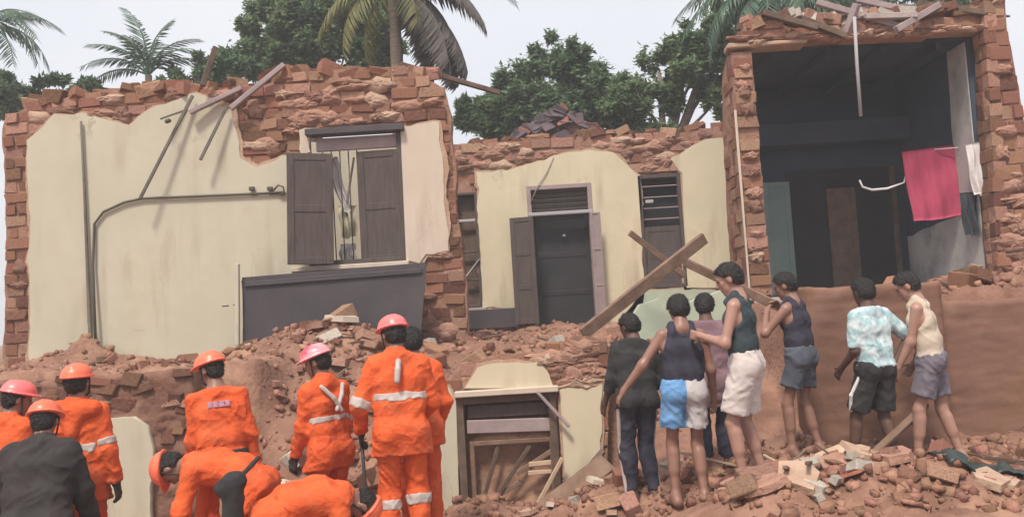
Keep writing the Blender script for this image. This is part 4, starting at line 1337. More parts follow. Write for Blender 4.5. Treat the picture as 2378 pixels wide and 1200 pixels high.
def dark_sheet():
    c = at(2300, 1150, 6.15)
    n = 26
    V, F = [], []
    for j in range(n + 1):
        for i in range(n + 1):
            x, y = (i / n - .5) * .8, (j / n - .5) * .55
            w = float(vnoise(np.array([x * 6.]), np.array([y * 6.]), np.array([.5]), 4)[0]) * .06 + float(vnoise(np.array([x * 17.]), np.array([y * 17.]), np.array([.5]), 5)[0]) * .02
            V.append((x * (1 + w), y * (1 - w), gz(c.x + x, 6.15 + y) - gz(c.x, 6.15) + .05 + w))
    for j in range(n):
        for i in range(n):
            a = j * (n + 1) + i
            F.append((a, a + 1, a + n + 2, a + n + 1))
    o = mesh_obj('plastic_sheet', V, F, M['tarp'], None, True)
    o.location = (c.x, 6.15, gz(c.x, 6.15))
    so = o.modifiers.new('thickness', 'SOLIDIFY')
    so.thickness = .006
    tag(o, 'crumpled dark green plastic sheet in the rubble under the corner board', 'plastic sheet')
M['tarp'] = mat('tarp', (0.012, 0.02, 0.017), (0.03, 0.045, 0.04), 5, 0.45, 0.3, 18, spec=0.5)
dark_sheet()

def rubble_stuff():
    """small clods beyond counting, one mesh"""
    cube = np.array([[x, y, z] for x in (-.5, .5) for y in (-.5, .5) for z in (-.5, .5)], dtype=np.float64)
    F0 = np.array([[0, 1, 3, 2], [4, 6, 7, 5], [0, 4, 5, 1], [2, 3, 7, 6], [0, 2, 6, 4], [1, 5, 7, 3]])
    VS, FS, k = [], [], 0
    for (x0, x1), (y0, y1), n, s0, s1 in [((1.4, 4.9), (5.5, 8.25), 3400, .012, .085), ((-2.7, -0.85), (7.5, 10.5), 1300, .012, .08), ((-0.9, 1.7), (8.9, 13), 1000, .015, .08),
                                          ((-0.9, 1.6), (7.0, 8.45), 800, .012, .075), ((-6, -2.6), (9.2, 10.9), 700, .012, .07), ((3.8, 6.4), (8.6, 11), 700, .02, .11)]:
        x, y = rng.uniform(x0, x1, n), rng.uniform(y0, y1, n)
        s = s0 + (s1 - s0) * rng.random(n) ** 3.2
        z = ground_z(x, y) + s * 0.15
        for i in range(n):
            V = cube * (1 + rng.uniform(-.28, .28, (8, 3))) * s[i] * rng.uniform(.45, 1.5, 3)
            a, b = rng.uniform(0, 6.28), rng.uniform(-.7, .7)
            ca, sa, cb, sb = math.cos(a), math.sin(a), math.cos(b), math.sin(b)
            Rm = np.array([[ca, -sa, 0], [sa, ca, 0], [0, 0, 1]]) @ np.array([[1, 0, 0], [0, cb, -sb], [0, sb, cb]])
            VS.append(V @ Rm.T + (x[i], y[i], z[i]))
            FS.append(F0 + k)
            k += 8
    o = np_mesh('rubble', np.concatenate(VS), np.concatenate(FS), M['clod'], None, False)
    tag(o, 'small crumbs of red earth and brick covering the slopes', kind='stuff')
rubble_stuff()

# ------------------------------------------------------------------ vegetation
def leaf_cloud(name, balls, n, size, m, parent, seed, org):
    """leaf-sized bent faces clumped through several ball volumes; balls: (x,y,z,r)"""
    r = np.random.default_rng(seed)
    B = np.array(balls, dtype=np.float64)
    w = B[:, 3] ** 2
    # secondary clumps on each ball give light and dark masses with gaps
    clumps = []
    for b in B:
        k = max(10, int(70 * (b[3] / 1.5) ** 1.4))
        d = r.normal(size=(k, 3))
        d /= np.linalg.norm(d, axis=1)[:, None]
        rad = b[3] * r.uniform(0.72, 1.0, k)
        c = b[:3] + d * rad[:, None] * np.array([1, 1, 0.85])
        clumps.append(np.concatenate([c, np.full((k, 1), b[3] * 0.2) * r.uniform(.55, 1.25, (k, 1))], 1))
    C = np.concatenate(clumps)
    idx = r.integers(0, len(C), n)
    d = r.normal(size=(n, 3)) * 0.55
    P = C[idx, :3] + d * C[idx, 3:4]
    # leaf: 4-vertex folded blade
    ax = r.normal(size=(n, 3)) * np.array([1, 1, 0.6]) + np.array([0, 0, -0.3])
    ax /= np.linalg.norm(ax, axis=1)[:, None]
    sd = np.cross(ax, r.normal(size=(n, 3)) * 0.55 + np.array([0, -0.35, 1.0]))
    sd /= np.linalg.norm(sd, axis=1)[:, None] + 1e-9
    nr = np.cross(ax, sd)
    L = size * (0.45 + 1.2 * r.random(n) ** 1.6)[:, None]
    a = P
    b_ = P + ax * L * 0.45 + sd * L * 0.24 + nr * L * 0.07
    c = P + ax * L + nr * L * -0.08
    e = P + ax * L * 0.45 - sd * L * 0.24 + nr * L * 0.07
    V = np.stack([a, b_, c, e], 1).reshape(-1, 3) - np.array(org)
    i = np.arange(n)[:, None] * 4
    F = np.concatenate([i + np.array([[0, 1, 2]]), i + np.array([[0, 2, 3]])])
    o = np_mesh(name, V, F, m, parent, False)
    return o

def broad_tree(label, px, Y, balls_px, n, size, m, seed, trunk_r=0.18, name='leafy_tree'):
    """crown volumes given where they stand (column, row, radius in picture units) at distance Y"""
    k = FPX / Y
    b = at(px, 640, Y)
    base = Vector((b.x, Y, gz(b.x, Y)))
    t = tag(empty(name, base), label, 'tree', 'trees behind the ruins')
    rnd = random.Random(seed)
    balls = []
    for (x, y, r) in balls_px:
        p = at(x, y, Y)
        balls.append((p.x, p.y + rnd.uniform(-0.4, 0.4) * r / k, p.z, 1.14 * r / k))
    leaf_cloud('crown', balls, n, size, m, t, seed, base)
    mid = Vector(balls[0][:3])
    fork = base.lerp(mid, 0.6)
    pts = [base, base.lerp(fork, 0.5) + Vector((rnd.uniform(-.15, .15), 0, 0)), fork, mid]
    tube_obj('trunk', pts, [trunk_r, trunk_r * .8, trunk_r * .6, trunk_r * .25], M['bark'], t, 9)
    for bb in balls[1:]:
        e = Vector(bb[:3])
        tube_obj('branch', [fork, fork.lerp(e, 0.5) + Vector((rnd.uniform(-.2, .2), 0, rnd.uniform(.05, .3))), e], [trunk_r * .45, trunk_r * .3, trunk_r * .08], M['bark'], t, 6)
    return t

def frond_mesh(length, seed, droop=1.0, leaflet=0.5, n=46, hang=0.6, width=0.045):
    """one palm leaf along +x: rachis with two rows of leaflets; bends down along its length"""
    r = random.Random(seed)
    V, F = [], []
    def P(t):
        return Vector((length * (t - 0.12 * droop * t ** 3), 0, length * (0.30 * t - (0.30 + 0.42 * droop) * t ** 2.2)))
    segs = 12
    pts = [P(i / segs) for i in range(segs + 1)]
    v, f = tube_mesh(pts, [0.03 * (1 - 0.85 * i / segs) for i in range(segs + 1)], 5)
    V += v
    F += [tuple(f_) for f_ in f]
    for i in range(n):
        t = 0.14 + 0.86 * (i + 0.5) / n
        p = P(t)
        d = (P(min(1, t + 0.02)) - P(t - 0.02)).normalized()
        L = leaflet * (0.45 + 0.55 * math.sin(math.pi * min(1, t * 0.9 + 0.08))) * r.uniform(.85, 1.1)
        for s in (-1, 1):
            if r.random() < 0.05: continue
            side = Vector((0, s, 0))
            dirv = (side * r.uniform(.75, .95) + d * r.uniform(.45, .7) + Vector((0, 0, -hang * r.uniform(.5, 1.1)))).normalized()
            tip = (dirv + Vector((0, 0, -0.55 * hang))).normalized()
            w = d * width * 0.5
            a = len(V)
            m1 = p + dirv * L * 0.5
            e = m1 + tip * L * 0.5
            V += [p - w * .6, p + w * .6, m1 + w, m1 - w, e]
            F += [(a, a + 1, a + 2, a + 3), (a + 3, a + 2, a + 4)]
    return V, F

def palm(label, px, py, Y, fronds, m, seed, trunk=True, trunk_r=0.14, lean=0.0, name='coconut_palm', leaflet=0.55, base_px=None):
    """crown head stands at (px, py) at distance Y; fronds: (azimuth deg in the view plane, length m, droop, material, tilt)"""
    head = at(px, py, Y)
    bx = at(base_px if base_px is not None else px, 600, Y).x
    base = Vector((bx, Y, gz(bx, Y)))
    t = tag(empty(name, base), label, 'palm', 'palms behind the ruins')
    if trunk:
        n = 14
        pts = [base.lerp(head, i / n) + Vector((lean * math.sin(math.pi * i / n), 0, 0)) for i in range(n + 1)]
        tube_obj('trunk', pts, [trunk_r * (1.25 - 0.45 * i / n) * (1.05 if i % 2 else 0.97) for i in range(n + 1)], M['bark'], t, 10)
    for i, (az, el, ln, dr, mm, hang) in enumerate(fronds):
        dead = mm == 'frond_dead'
        V, F = frond_mesh(ln, seed * 31 + i, dr, leaflet * (1.15 if dead else 1), int((60 if dead else 26) * ln / 1.5), hang, .075 if dead else .045)
        o = mesh_obj('frond', V, F, M[mm or m], t)
        o.location = head - base
        o.rotation_euler = (0, -R(el), R(az))
    return t

def vegetation():
    # azimuth: 0 = to the right, 180 = to the left, 90 away, 270 towards the viewer
    f = 'frond'
    palm('pale palm with drooping fronds cut by the left edge of the picture', -30, 60, 19, [(20, 30, 1.5, 1.2, None, .6), (-20, 5, 1.6, 1.0, None, .6), (10, -15, 1.4, 1.0, None, .6),
         (340, -35, 1.3, .7, None, .6), (60, 50, 1.4, 1.2, None, .6), (180, 20, 1.6, 1, None, .6), (250, 10, 1.5, 1, None, .6), (30, -5, 1.5, 1.2, None, .6)], f, 1, leaflet=.5, trunk_r=.12)
    palm('small palm with upright fronds above the cable-crossed cream wall', 345, 175, 20, [(8, 58, 1.5, .9, None, .35), (170, 62, 1.7, .6, None, .35), (150, 74, 2.0, .3, None, .3), (185, 32, 1.6, .9, None, .5),
         (178, 12, 1.7, .9, None, .5), (5, 30, 1.5, .9, None, .5), (352, 42, 1.3, .7, None, .5), (265, 50, 1.3, .8, None, .5), (90, 60, 1.6, .6, None, .4), (200, 48, 1.5, .8, None, .5), (20, 75, 1.5, .3, None, .4)],
         f, 2, leaflet=.42, trunk_r=.1)
    palm('tall coconut palm with hanging dead fronds behind the shuttered window', 912, -40, 17.5, [(8, 22, 2.6, 1.25, None, .8), (-6, -4, 2.2, 1.0, 'frond_dead', 1.0), (12, -34, 2.1, .7, 'frond_dead', 1.0), (4, -46, 2.5, .3, 'frond_dead', .9), (-8, -56, 2.5, .25, 'frond_dead', .9), (20, -50, 2.5, .3, 'frond_dead', .9), (-25, -50, 2.3, .3, 'frond_dead', .9), (6, -66, 2.3, .2, 'frond_dead', .9),
         (160, 20, 2.4, 1.0, None, .7), (185, -10, 2.0, 1.0, 'frond_yellow', .8), (200, -35, 2.0, .8, 'frond_yellow', .8), (170, -55, 1.8, .5, 'frond_yellow', .8), (270, 10, 1.8, 1, None, .7), (300, -30, 1.7, .7, 'frond_yellow', .8), (60, 40, 2.2, .8, None, .6), (120, 50, 2.2, .8, None, .6)],
         f, 3, leaflet=.6, trunk_r=.14, lean=.1)
    palm('teal green palm with arching fronds above the corner of the open room', 1800, -25, 17, [(175, 18, 2.1, 1.2, None, .7), (190, -5, 1.9, 1.2, None, .8), (205, -28, 1.7, .8, None, .8), (165, -50, 1.4, .6, None, .8), (10, 0, 2.0, 1.1, None, .8), (350, -25, 1.8, .9, None, .8),
         (20, -45, 1.5, .6, None, .8), (270, -10, 1.7, 1, None, .8), (240, -30, 1.6, .8, None, .8), (300, -40, 1.5, .8, None, .8), (90, 20, 1.8, 1, None, .7), (140, 30, 1.9, 1, None, .7), (182, 5, 2.2, 1.2, None, .8), (172, -18, 2.0, 1.0, None, .8), (196, -40, 1.7, .7, None, .8), (2, -14, 2.1, 1, None, .8), (15, 14, 2.2, 1.1, None, .8), (355, -58, 1.5, .5, None, .8), (185, -65, 1.4, .4, None, .8)], f, 4, leaflet=.55, trunk_r=.13)
    broad_tree('large leafy green tree behind the broken wall top by the shuttered window', 700, 21, [(720, 70, 95), (620, 60, 60), (600, 130, 60), (680, 130, 70), (790, 30, 85), (800, 130, 80), (880, 90, 70), (860, 150, 60), (700, 0, 80)], 66000, .15, M['leaf'], 11)
    broad_tree('yellowish green treetop above the larger leafy tree', 740, 23, [(735, -10, 60), (840, 10, 55), (900, 20, 40)], 13000, .15, M['leaf_yellow'], 12)
    broad_tree('low dark shrubby tree between the small palm and the leafy tree', 500, 20, [(490, 160, 42), (540, 155, 45), (450, 175, 34), (400, 185, 30)], 13000, .13, M['leaf_dark'], 13, .1)
    broad_tree('low hedge-like treetop at the foot of the left palms', 90, 20, [(130, 210, 34), (60, 230, 40), (200, 205, 26), (-10, 200, 40), (20, 240, 40)], 13000, .13, M['leaf_dark'], 14, .1)
    broad_tree('rounded dark green tree in the middle behind the doorway house', 1290, 20, [(1300, 190, 85), (1220, 230, 70), (1370, 220, 80), (1300, 130, 55), (1140, 260, 50), (1250, 280, 70), (1400, 290, 60), (1110, 295, 40), (1330, 290, 70), (1090, 250, 30), (1180, 290, 50)], 68000, .13, M['leaf_dark'], 15)
    broad_tree('airy tree with sky showing through beside the brick pier', 1560, 19, [(1530, 170, 62), (1620, 160, 60), (1480, 220, 55), (1590, 110, 40), (1520, 280, 50), (1680, 150, 50), (1660, 240, 40), (1460, 290, 40), (1560, 240, 22), (1690, 60, 60), (1640, 90, 55), (1440, 250, 45)], 38000, .13, M['leaf'], 16)
    broad_tree('dark treetop behind the crest of the open room', 1980, 21, [(1990, 20, 60), (2090, 0, 70), (1900, 30, 60), (2200, -10, 50)], 14000, .135, M['leaf_dark'], 17)
vegetation()

# ------------------------------------------------------------------ haze
def haze():
    bm = bmesh.new()
    x0, x1, y0, y1, z0, z1 = -160, 160, -65, 165, -3.0, 16
    add_box(bm, Vector(((x0 + x1) / 2, (y0 + y1) / 2, (z0 + z1) / 2)), (x1 - x0, y1 - y0, z1 - z0))
    m = bpy.data.materials.new('haze')
    m.use_nodes = True
    t = m.node_tree
    t.nodes.remove(t.nodes['Principled BSDF'])
    v = t.nodes.new('ShaderNodeVolumePrincipled')
    v.inputs['Color'].default_value = (0.93, 0.93, 0.96, 1)
    v.inputs['Density'].default_value = HAZE_DENSITY
    v.inputs['Anisotropy'].default_value = 0.0
    t.links.new(v.outputs[0], t.nodes['Material Output'].inputs['Volume'])
    o = bm_obj('haze', bm, m)
    tag(o, kind='stuff')
    o['label'] = 'thin pale haze in the air of the whole scene'
HAZE_DENSITY = 0.0042
haze()

# ------------------------------------------------------------------ people: smooth solids grown round a posed skeleton
def surface_nets(D, org, h):
    S = D < 0
    nx, ny, nz = D.shape
    cnt = np.zeros((nx - 1, ny - 1, nz - 1), dtype=np.int8)
    for dx in (0, 1):
        for dy in (0, 1):
            for dz in (0, 1):
                cnt += S[dx:nx - 1 + dx, dy:ny - 1 + dy, dz:nz - 1 + dz]
    act = np.argwhere((cnt > 0) & (cnt < 8))
    if len(act) == 0:
        return np.zeros((0, 3)), np.zeros((0, 4), int)
    ids = np.full(cnt.shape, -1, dtype=np.int64)
    i, j, k = act.T
    ids[i, j, k] = np.arange(len(act))
    acc = np.zeros((len(act), 3))
    num = np.zeros(len(act))
    C = [(a, b, c) for a in (0, 1) for b in (0, 1) for c in (0, 1)]
    val = {c: D[i + c[0], j + c[1], k + c[2]] for c in C}
    for c in C:
        for ax in range(3):
            if c[ax] == 0:
                e = list(c)
                e[ax] = 1
                e = tuple(e)
                a, b = val[c], val[e]
                m = (a < 0) != (b < 0)
                t = np.where(m, a / np.where(m, a - b, 1), 0)
                p = np.array(c, dtype=np.float64)[None, :].repeat(len(act), 0)
                p[:, ax] += t
                acc += p * m[:, None]
                num += m
    V = (act + acc / num[:, None]) * h + org
    F = []
    for ax in range(3):
        a1, a2 = [(1, 2), (2, 0), (0, 1)][ax]
        sl0 = [slice(None)] * 3
        sl1 = [slice(None)] * 3
        sl0[ax] = slice(0, -1)
        sl1[ax] = slice(1, None)
        x = S[tuple(sl0)] != S[tuple(sl1)]
        e = np.argwhere(x)
        ok = (e[:, a1] > 0) & (e[:, a2] > 0) & (e[:, a1] < D.shape[a1] - 1) & (e[:, a2] < D.shape[a2] - 1)
        e = e[ok]
        def cell(d1, d2):
            q = e.copy()
            q[:, a1] -= d1
            q[:, a2] -= d2
            return ids[q[:, 0], q[:, 1], q[:, 2]]
        q = np.stack([cell(1, 1), cell(0, 1), cell(0, 0), cell(1, 0)], 1)
        flip = ~S[e[:, 0], e[:, 1], e[:, 2]]
        q[flip] = q[flip][:, ::-1]
        F.append(q)
    F = np.concatenate(F)
    return V, F[(F >= 0).all(1)]

def cap(a, b, ra, rb):
    return ('c', np.array(a, float), np.array(b, float), float(ra), float(rb))
def ell(c, r, ax):
    """ellipsoid: centre, radii, 3x3 rows = axes"""
    return ('e', np.array(c, float), np.array(r, float), np.array(ax, float), 0.0)

def prim_bounds(p, m):
    if p[0] == 'c':
        lo = np.minimum(p[1] - p[3], p[2] - p[4])
        hi = np.maximum(p[1] + p[3], p[2] + p[4])
    else:
        r = p[2].max()
        lo, hi = p[1] - r, p[1] + r
    return lo - m, hi + m

def prim_eval(p, X, Y, Z):
    if p[0] == 'c':
        a, b, ra, rb = p[1:]
        ba = b - a
        L2 = ba @ ba + 1e-12
        px, py, pz = X - a[0], Y - a[1], Z - a[2]
        h = np.clip((px * ba[0] + py * ba[1] + pz * ba[2]) / L2, 0, 1)
        return np.sqrt((px - ba[0] * h) ** 2 + (py - ba[1] * h) ** 2 + (pz - ba[2] * h) ** 2) - (ra + (rb - ra) * h)
    c, r, ax = p[1:4]
    px, py, pz = X - c[0], Y - c[1], Z - c[2]
    q = [(px * ax[i, 0] + py * ax[i, 1] + pz * ax[i, 2]) for i in range(3)]
    k0 = np.sqrt(sum((q[i] / r[i]) ** 2 for i in range(3)))
    k1 = np.sqrt(sum((q[i] / r[i] ** 2) ** 2 for i in range(3))) + 1e-9
    return k0 * (k0 - 1) / k1

def smin(a, b, k):
    h = np.clip(0.5 + 0.5 * (b - a) / k, 0, 1)
    return b + (a - b) * h - k * h * (1 - h)

def sdf_mesh(groups, h, k_join=0.02, noise=None, post=None):
    """groups: list of (prims, cuts, smooth k, inflate). cuts: list of (point, normal): keep the side the normal points AWAY from."""
    m = 0.05
    lo = np.min([prim_bounds(p, m + g[3])[0] for g in groups for p in g[0]], 0)
    hi = np.max([prim_bounds(p, m + g[3])[1] for g in groups for p in g[0]], 0)
    n = np.ceil((hi - lo) / h).astype(int) + 1
    gx, gy, gz_ = (lo[i] + np.arange(n[i]) * h for i in range(3))
    D = np.full(tuple(n), 0.3, dtype=np.float32)
    for prims, cuts, k, infl in groups:
        G = np.full(tuple(n), 0.3, dtype=np.float32)
        for p in prims:
            a, b = prim_bounds(p, m + infl)
            i0 = np.clip(np.floor((a - lo) / h).astype(int), 0, n - 1)
            i1 = np.clip(np.ceil((b - lo) / h).astype(int) + 1, 1, n)
            sl = tuple(slice(i0[q], i1[q]) for q in range(3))
            X, Y, Z = gx[sl[0]][:, None, None], gy[sl[1]][None, :, None], gz_[sl[2]][None, None, :]
            d = prim_eval(p, X, Y, Z) - infl
            G[sl] = smin(G[sl], d, k)
        for pt, nr in cuts:
            nr = np.array(nr, float)
            nr = nr / np.linalg.norm(nr)
            d = (gx[:, None, None] - pt[0]) * nr[0] + (gy[None, :, None] - pt[1]) * nr[1] + (gz_[None, None, :] - pt[2]) * nr[2]
            G = np.maximum(G, d)
        D = smin(D, G, k_join) if k_join > 0 else np.minimum(D, G)
    X, Y, Z = np.meshgrid(gx, gy, gz_, indexing='ij') if (noise or post) else (None, None, None)
    if noise:
        near = np.abs(D) < 0.06
        amp, fr, seed = noise
        x, y, z = X[near], Y[near], Z[near]
        wx, wz = x + 0.06 * vnoise(x * 6, y * 6, z * 6, seed + 7), z + 0.06 * vnoise(x * 6, y * 6, z * 6, seed + 8)
        n1 = vnoise(wx * fr * .8, y * fr * .8, wz * fr * 0.6, seed)
        # creases: narrow ridges running aslant, long along one way
        def ridge(c, s_, f_, sd, wd):
            u, v = wx * c + wz * s_, wz * c - wx * s_
            n = vnoise(u * f_, y * f_ * .55 + 3.1, v * f_ * .3, sd)
            return np.exp(-(n / wd) ** 2)
        mask = np.clip(.5 + .8 * vnoise(x * 3.4, y * 3.4, z * 3.4, seed + 21), 0, 1)
        r1 = ridge(.75, .66, fr * 2.0, seed + 2, .20) * mask
        r2 = ridge(.55, -.83, fr * 2.3, seed + 3, .20) * (1 - mask * .7)
        r3 = ridge(.2, .98, fr * 2.9, seed + 4, .16) * .6
        D[near] += amp * (0.55 * n1 + .45 - .95 * r1 - .85 * r2 - .5 * r3).astype(np.float32)
    if post:
        D = post(D, X, Y, Z)
    return surface_nets(D, lo, h)

def relax(V, F, n=2, lam=0.5):
    E = np.concatenate([F[:, [0, 1]], F[:, [1, 2]], F[:, [2, 3]], F[:, [3, 0]]])
    for _ in range(n):
        S = np.stack([np.bincount(E[:, 0], V[E[:, 1], j], len(V)) + np.bincount(E[:, 1], V[E[:, 0], j], len(V)) for j in range(3)], 1)
        c = (np.bincount(E[:, 0], minlength=len(V)) + np.bincount(E[:, 1], minlength=len(V)))[:, None]
        V = V + lam * (S / np.maximum(c, 1) - V)
    return V

def unit(v):
    v = np.array(v, float)
    return v / (np.linalg.norm(v) + 1e-12)

def rodr(v, ax, a):
    ax = unit(ax)
    return v * math.cos(a) + np.cross(ax, v) * math.sin(a) + ax * (ax @ v) * (1 - math.cos(a))

def ik(a, t, l1, l2, pole):
    d = t - a
    L = np.linalg.norm(d)
    n = d / L
    L = min(max(L, abs(l1 - l2) + 0.02), l1 + l2 - 0.004)
    x = (l1 * l1 - l2 * l2 + L * L) / (2 * L)
    h = math.sqrt(max(l1 * l1 - x * x, 0))
    pp = pole - n * (pole @ n)
    return a + n * x + unit(pp) * h, a + n * L

class Figure:
    """posed skeleton; local axes: right, forward, up; all targets in metres for a 1.70 m body, scaled by height"""
    def __init__(s, base, height, heading, pelvis=(0, 0, 0.93), lean=0.0, side=0.0, head_lean=None, head_yaw=0.0, lhand=(-0.22, 0.06, 0.76), rhand=(0.22, 0.06, 0.76),
                 lpole=(-0.15, -1, 0), rpole=(0.15, -1, 0), lfoot=(-0.11, 0, 0.075), rfoot=(0.11, 0, 0.075), lknee=(0, 1, 0), rknee=(0, 1, 0), twist=0.0, bulk=1.0):
        s.base = np.array(base, float)
        s.k = k = height / 1.70
        a = R(heading)
        s.U = np.array([0, 0, 1.0])
        s.F = np.array([-math.sin(a), math.cos(a), 0])
        s.Rt = np.array([math.cos(a), math.sin(a), 0])
        s.bulk = bulk
        W = lambda v: k * (s.Rt * v[0] + s.F * v[1] + s.U * v[2])
        s.W = W
        P = W(pelvis)
        def frame(l, sd, tw=0.0):
            r, f, u = s.Rt.copy(), s.F.copy(), s.U.copy()
            f, r = rodr(f, u, tw), rodr(r, u, tw)
            f, u = rodr(f, r, -R(l)), rodr(u, r, -R(l))
            r, u = rodr(r, f, R(sd)), rodr(u, f, R(sd))
            return r, f, u
        s.pf = frame(lean * 0.55, side * 0.5)
        s.mf = frame(lean * 0.85, side * 0.8, R(twist * .5))
        s.cf = frame(lean, side, R(twist))
        s.P = P
        s.waist = P + k * 0.15 * s.pf[2]
        s.chest = s.waist + k * 0.19 * s.mf[2]
        s.shc = s.chest + k * 0.14 * s.cf[2]
        s.neck = s.shc + k * 0.055 * s.cf[2]
        hl = lean * 0.6 if head_lean is None else head_lean
        s.hf = frame(hl, side * 0.4, R(head_yaw))
        s.hc = s.neck + k * (0.05 * s.cf[2] + 0.085 * s.hf[2] + 0.02 * s.hf[1])
        s.sh = {q: s.shc + k * (q * 0.168 * s.cf[0] - 0.038 * s.cf[2]) for q in (-1, 1)}
        s.hip = {q: P + k * (q * 0.092 * s.pf[0] - 0.035 * s.pf[2]) for q in (-1, 1)}
        s.el, s.wr, s.kn, s.an = {}, {}, {}, {}
        for q, t, pl in ((-1, lhand, lpole), (1, rhand, rpole)):
            s.el[q], s.wr[q] = ik(s.sh[q], W(t), k * 0.29, k * 0.255, W(pl))
        for q, t, pl in ((-1, lfoot, lknee), (1, rfoot, rknee)):
            s.kn[q], s.an[q] = ik(s.hip[q], W(t), k * 0.425, k * 0.415, W(pl))
        s.hand_d = {q: unit(unit(s.wr[q] - s.el[q]) + 0.15 * s.U * -1) for q in (-1, 1)}
        s.curl = 0.7
    # ---- solids
    def torso(s):
        k, b = s.k, s.bulk
        r, f, u = s.cf
        mr, mf_, mu = s.mf
        pr, pf_, pu = s.pf
        return [cap(s.shc + k * .012 * u, s.shc - k * 0.14 * r - k * .028 * u, .068 * k * b, .05 * k * b),
                cap(s.chest - k * .08 * mr + k * .01 * mf_, s.chest + k * .08 * mr + k * .01 * mf_, .104 * k * b, .104 * k * b),
                cap(s.waist - k * .066 * mr, s.waist + k * .066 * mr, .093 * k * b, .093 * k * b),
                cap(s.P - k * .068 * pr, s.P + k * .068 * pr, .096 * k * b, .096 * k * b),
                cap(s.hip[-1] - k * .022 * pf_, s.hip[-1] - k * .01 * pf_, .086 * k * b, .084 * k * b),
                cap(s.hip[1] - k * .022 * pf_, s.hip[1] - k * .01 * pf_, .086 * k * b, .084 * k * b),
                cap(s.shc + k * .012 * u, s.shc + k * 0.14 * r - k * .028 * u, .068 * k * b, .05 * k * b)] + [cap(s.chest + k * q * .088 * mr, s.waist + k * q * .072 * mr, .084 * k * b, .08 * k * b) for q in (-1, 1)] + [
                cap(s.waist + k * q * .072 * mr, s.P + k * q * .072 * pr, .08 * k * b, .082 * k * b) for q in (-1, 1)] + [
                cap(s.shc + k * .03 * u, s.neck + k * .03 * u, .062 * k, .052 * k)]
    def leg(s, q, t0=0.0, t1=2.0):
        k = s.k
        out = []
        if t0 < 1:
            e = s.hip[q] + (s.kn[q] - s.hip[q]) * min(t1, 1)
            out.append(cap(s.hip[q], e, .076 * k * s.bulk, (.076 - .024 * min(t1, 1)) * k * s.bulk))
        if t1 > 1:
            d = s.an[q] - s.kn[q]
            e = s.kn[q] + d * (t1 - 1)
            out.append(cap(s.kn[q], e, .053 * k * s.bulk, (.053 - .017 * (t1 - 1)) * k * s.bulk))
            if t1 > 1.5:
                back = unit(np.cross(np.cross(d, s.F), d))
                out.append(cap(s.kn[q] + d * .18 - back * .012 * k, s.kn[q] + d * .5 - back * .008 * k, .049 * k, .043 * k))
        return out
    def arm(s, q, t1=2.0):
        k = s.k
        e = s.sh[q] + (s.el[q] - s.sh[q]) * min(t1, 1)
        out = [cap(s.sh[q], e, .052 * k * s.bulk, (.052 - .012 * min(t1, 1)) * k * s.bulk)]
        if t1 > 1:
            out.append(cap(s.el[q], s.el[q] + (s.wr[q] - s.el[q]) * (t1 - 1), .041 * k, (.041 - .014 * (t1 - 1)) * k))
        return out
    def hand(s, q, fat=0.0):
        k = s.k
        d = s.hand_d[q]
        n = unit(-q * s.Rt - d * (-q * s.Rt @ d))        # palm faces the body
        if np.linalg.norm(-q * s.Rt - d * (-q * s.Rt @ d)) < 0.2: n = unit(s.U * -1 - d * (-s.U @ d))
        w = np.cross(d, n)                                # across the knuckles
        if w @ s.F < 0: w = -w                            # thumb side points forward
        o = s.wr[q]
        out = [cap(o, o + d * .03 * k, .024 * k, .024 * k)]
        for j, off in enumerate((-.027, -.009, .009, .027)):
            out.append(cap(o + d * .02 * k + w * off * .7 * k, o + d * .088 * k + w * off * k, .0145 * k + fat, .0125 * k + fat))
            L = (.052, .066, .072, .064)[j] * k
            c = s.curl
            d1 = unit(d * math.cos(c * .5) + n * math.sin(c * .5) + w * off * 3.5)
            d2 = unit(d * math.cos(c * 1.4) + n * math.sin(c * 1.4) + w * off * 3.5)
            a0 = o + d * .088 * k + w * off * 1.05 * k
            a1 = a0 + d1 * L * .52
            out.append(cap(a0, a1, .0098 * k + fat, .0088 * k + fat))
            out.append(cap(a1, a1 + d2 * L * .48, .0088 * k + fat, .0074 * k + fat))
        t0 = o + d * .028 * k + w * .026 * k
        t1 = t0 + unit(d * .7 + w * .75 + n * .25) * .042 * k
        out.append(cap(t0, t1, .0135 * k + fat, .011 * k + fat))
        out.append(cap(t1, t1 + unit(d * .9 + w * .3 + n * .35) * .032 * k, .0105 * k + fat, .0085 * k + fat))
        return out
    def foot(s, q, fat=0.0):
        k = s.k
        f = unit(s.F + q * 0.18 * s.Rt)
        a = s.an[q]
        low = a - s.U * .045 * k
        return [cap(a, low - f * .025 * k, .036 * k + fat, .036 * k + fat), cap(low - f * .03 * k, low + f * .10 * k, .034 * k + fat, .033 * k + fat),
                cap(a + f * .01 * k, low + f * .11 * k + s.U * .005, .034 * k + fat, .028 * k + fat),
                cap(low + f * .10 * k - s.Rt * .022 * k, low + f * .165 * k - s.Rt * .02 * k, .024 * k + fat, .019 * k + fat),
                cap(low + f * .10 * k + s.Rt * .022 * k, low + f * .155 * k + s.Rt * .024 * k, .023 * k + fat, .017 * k + fat)]
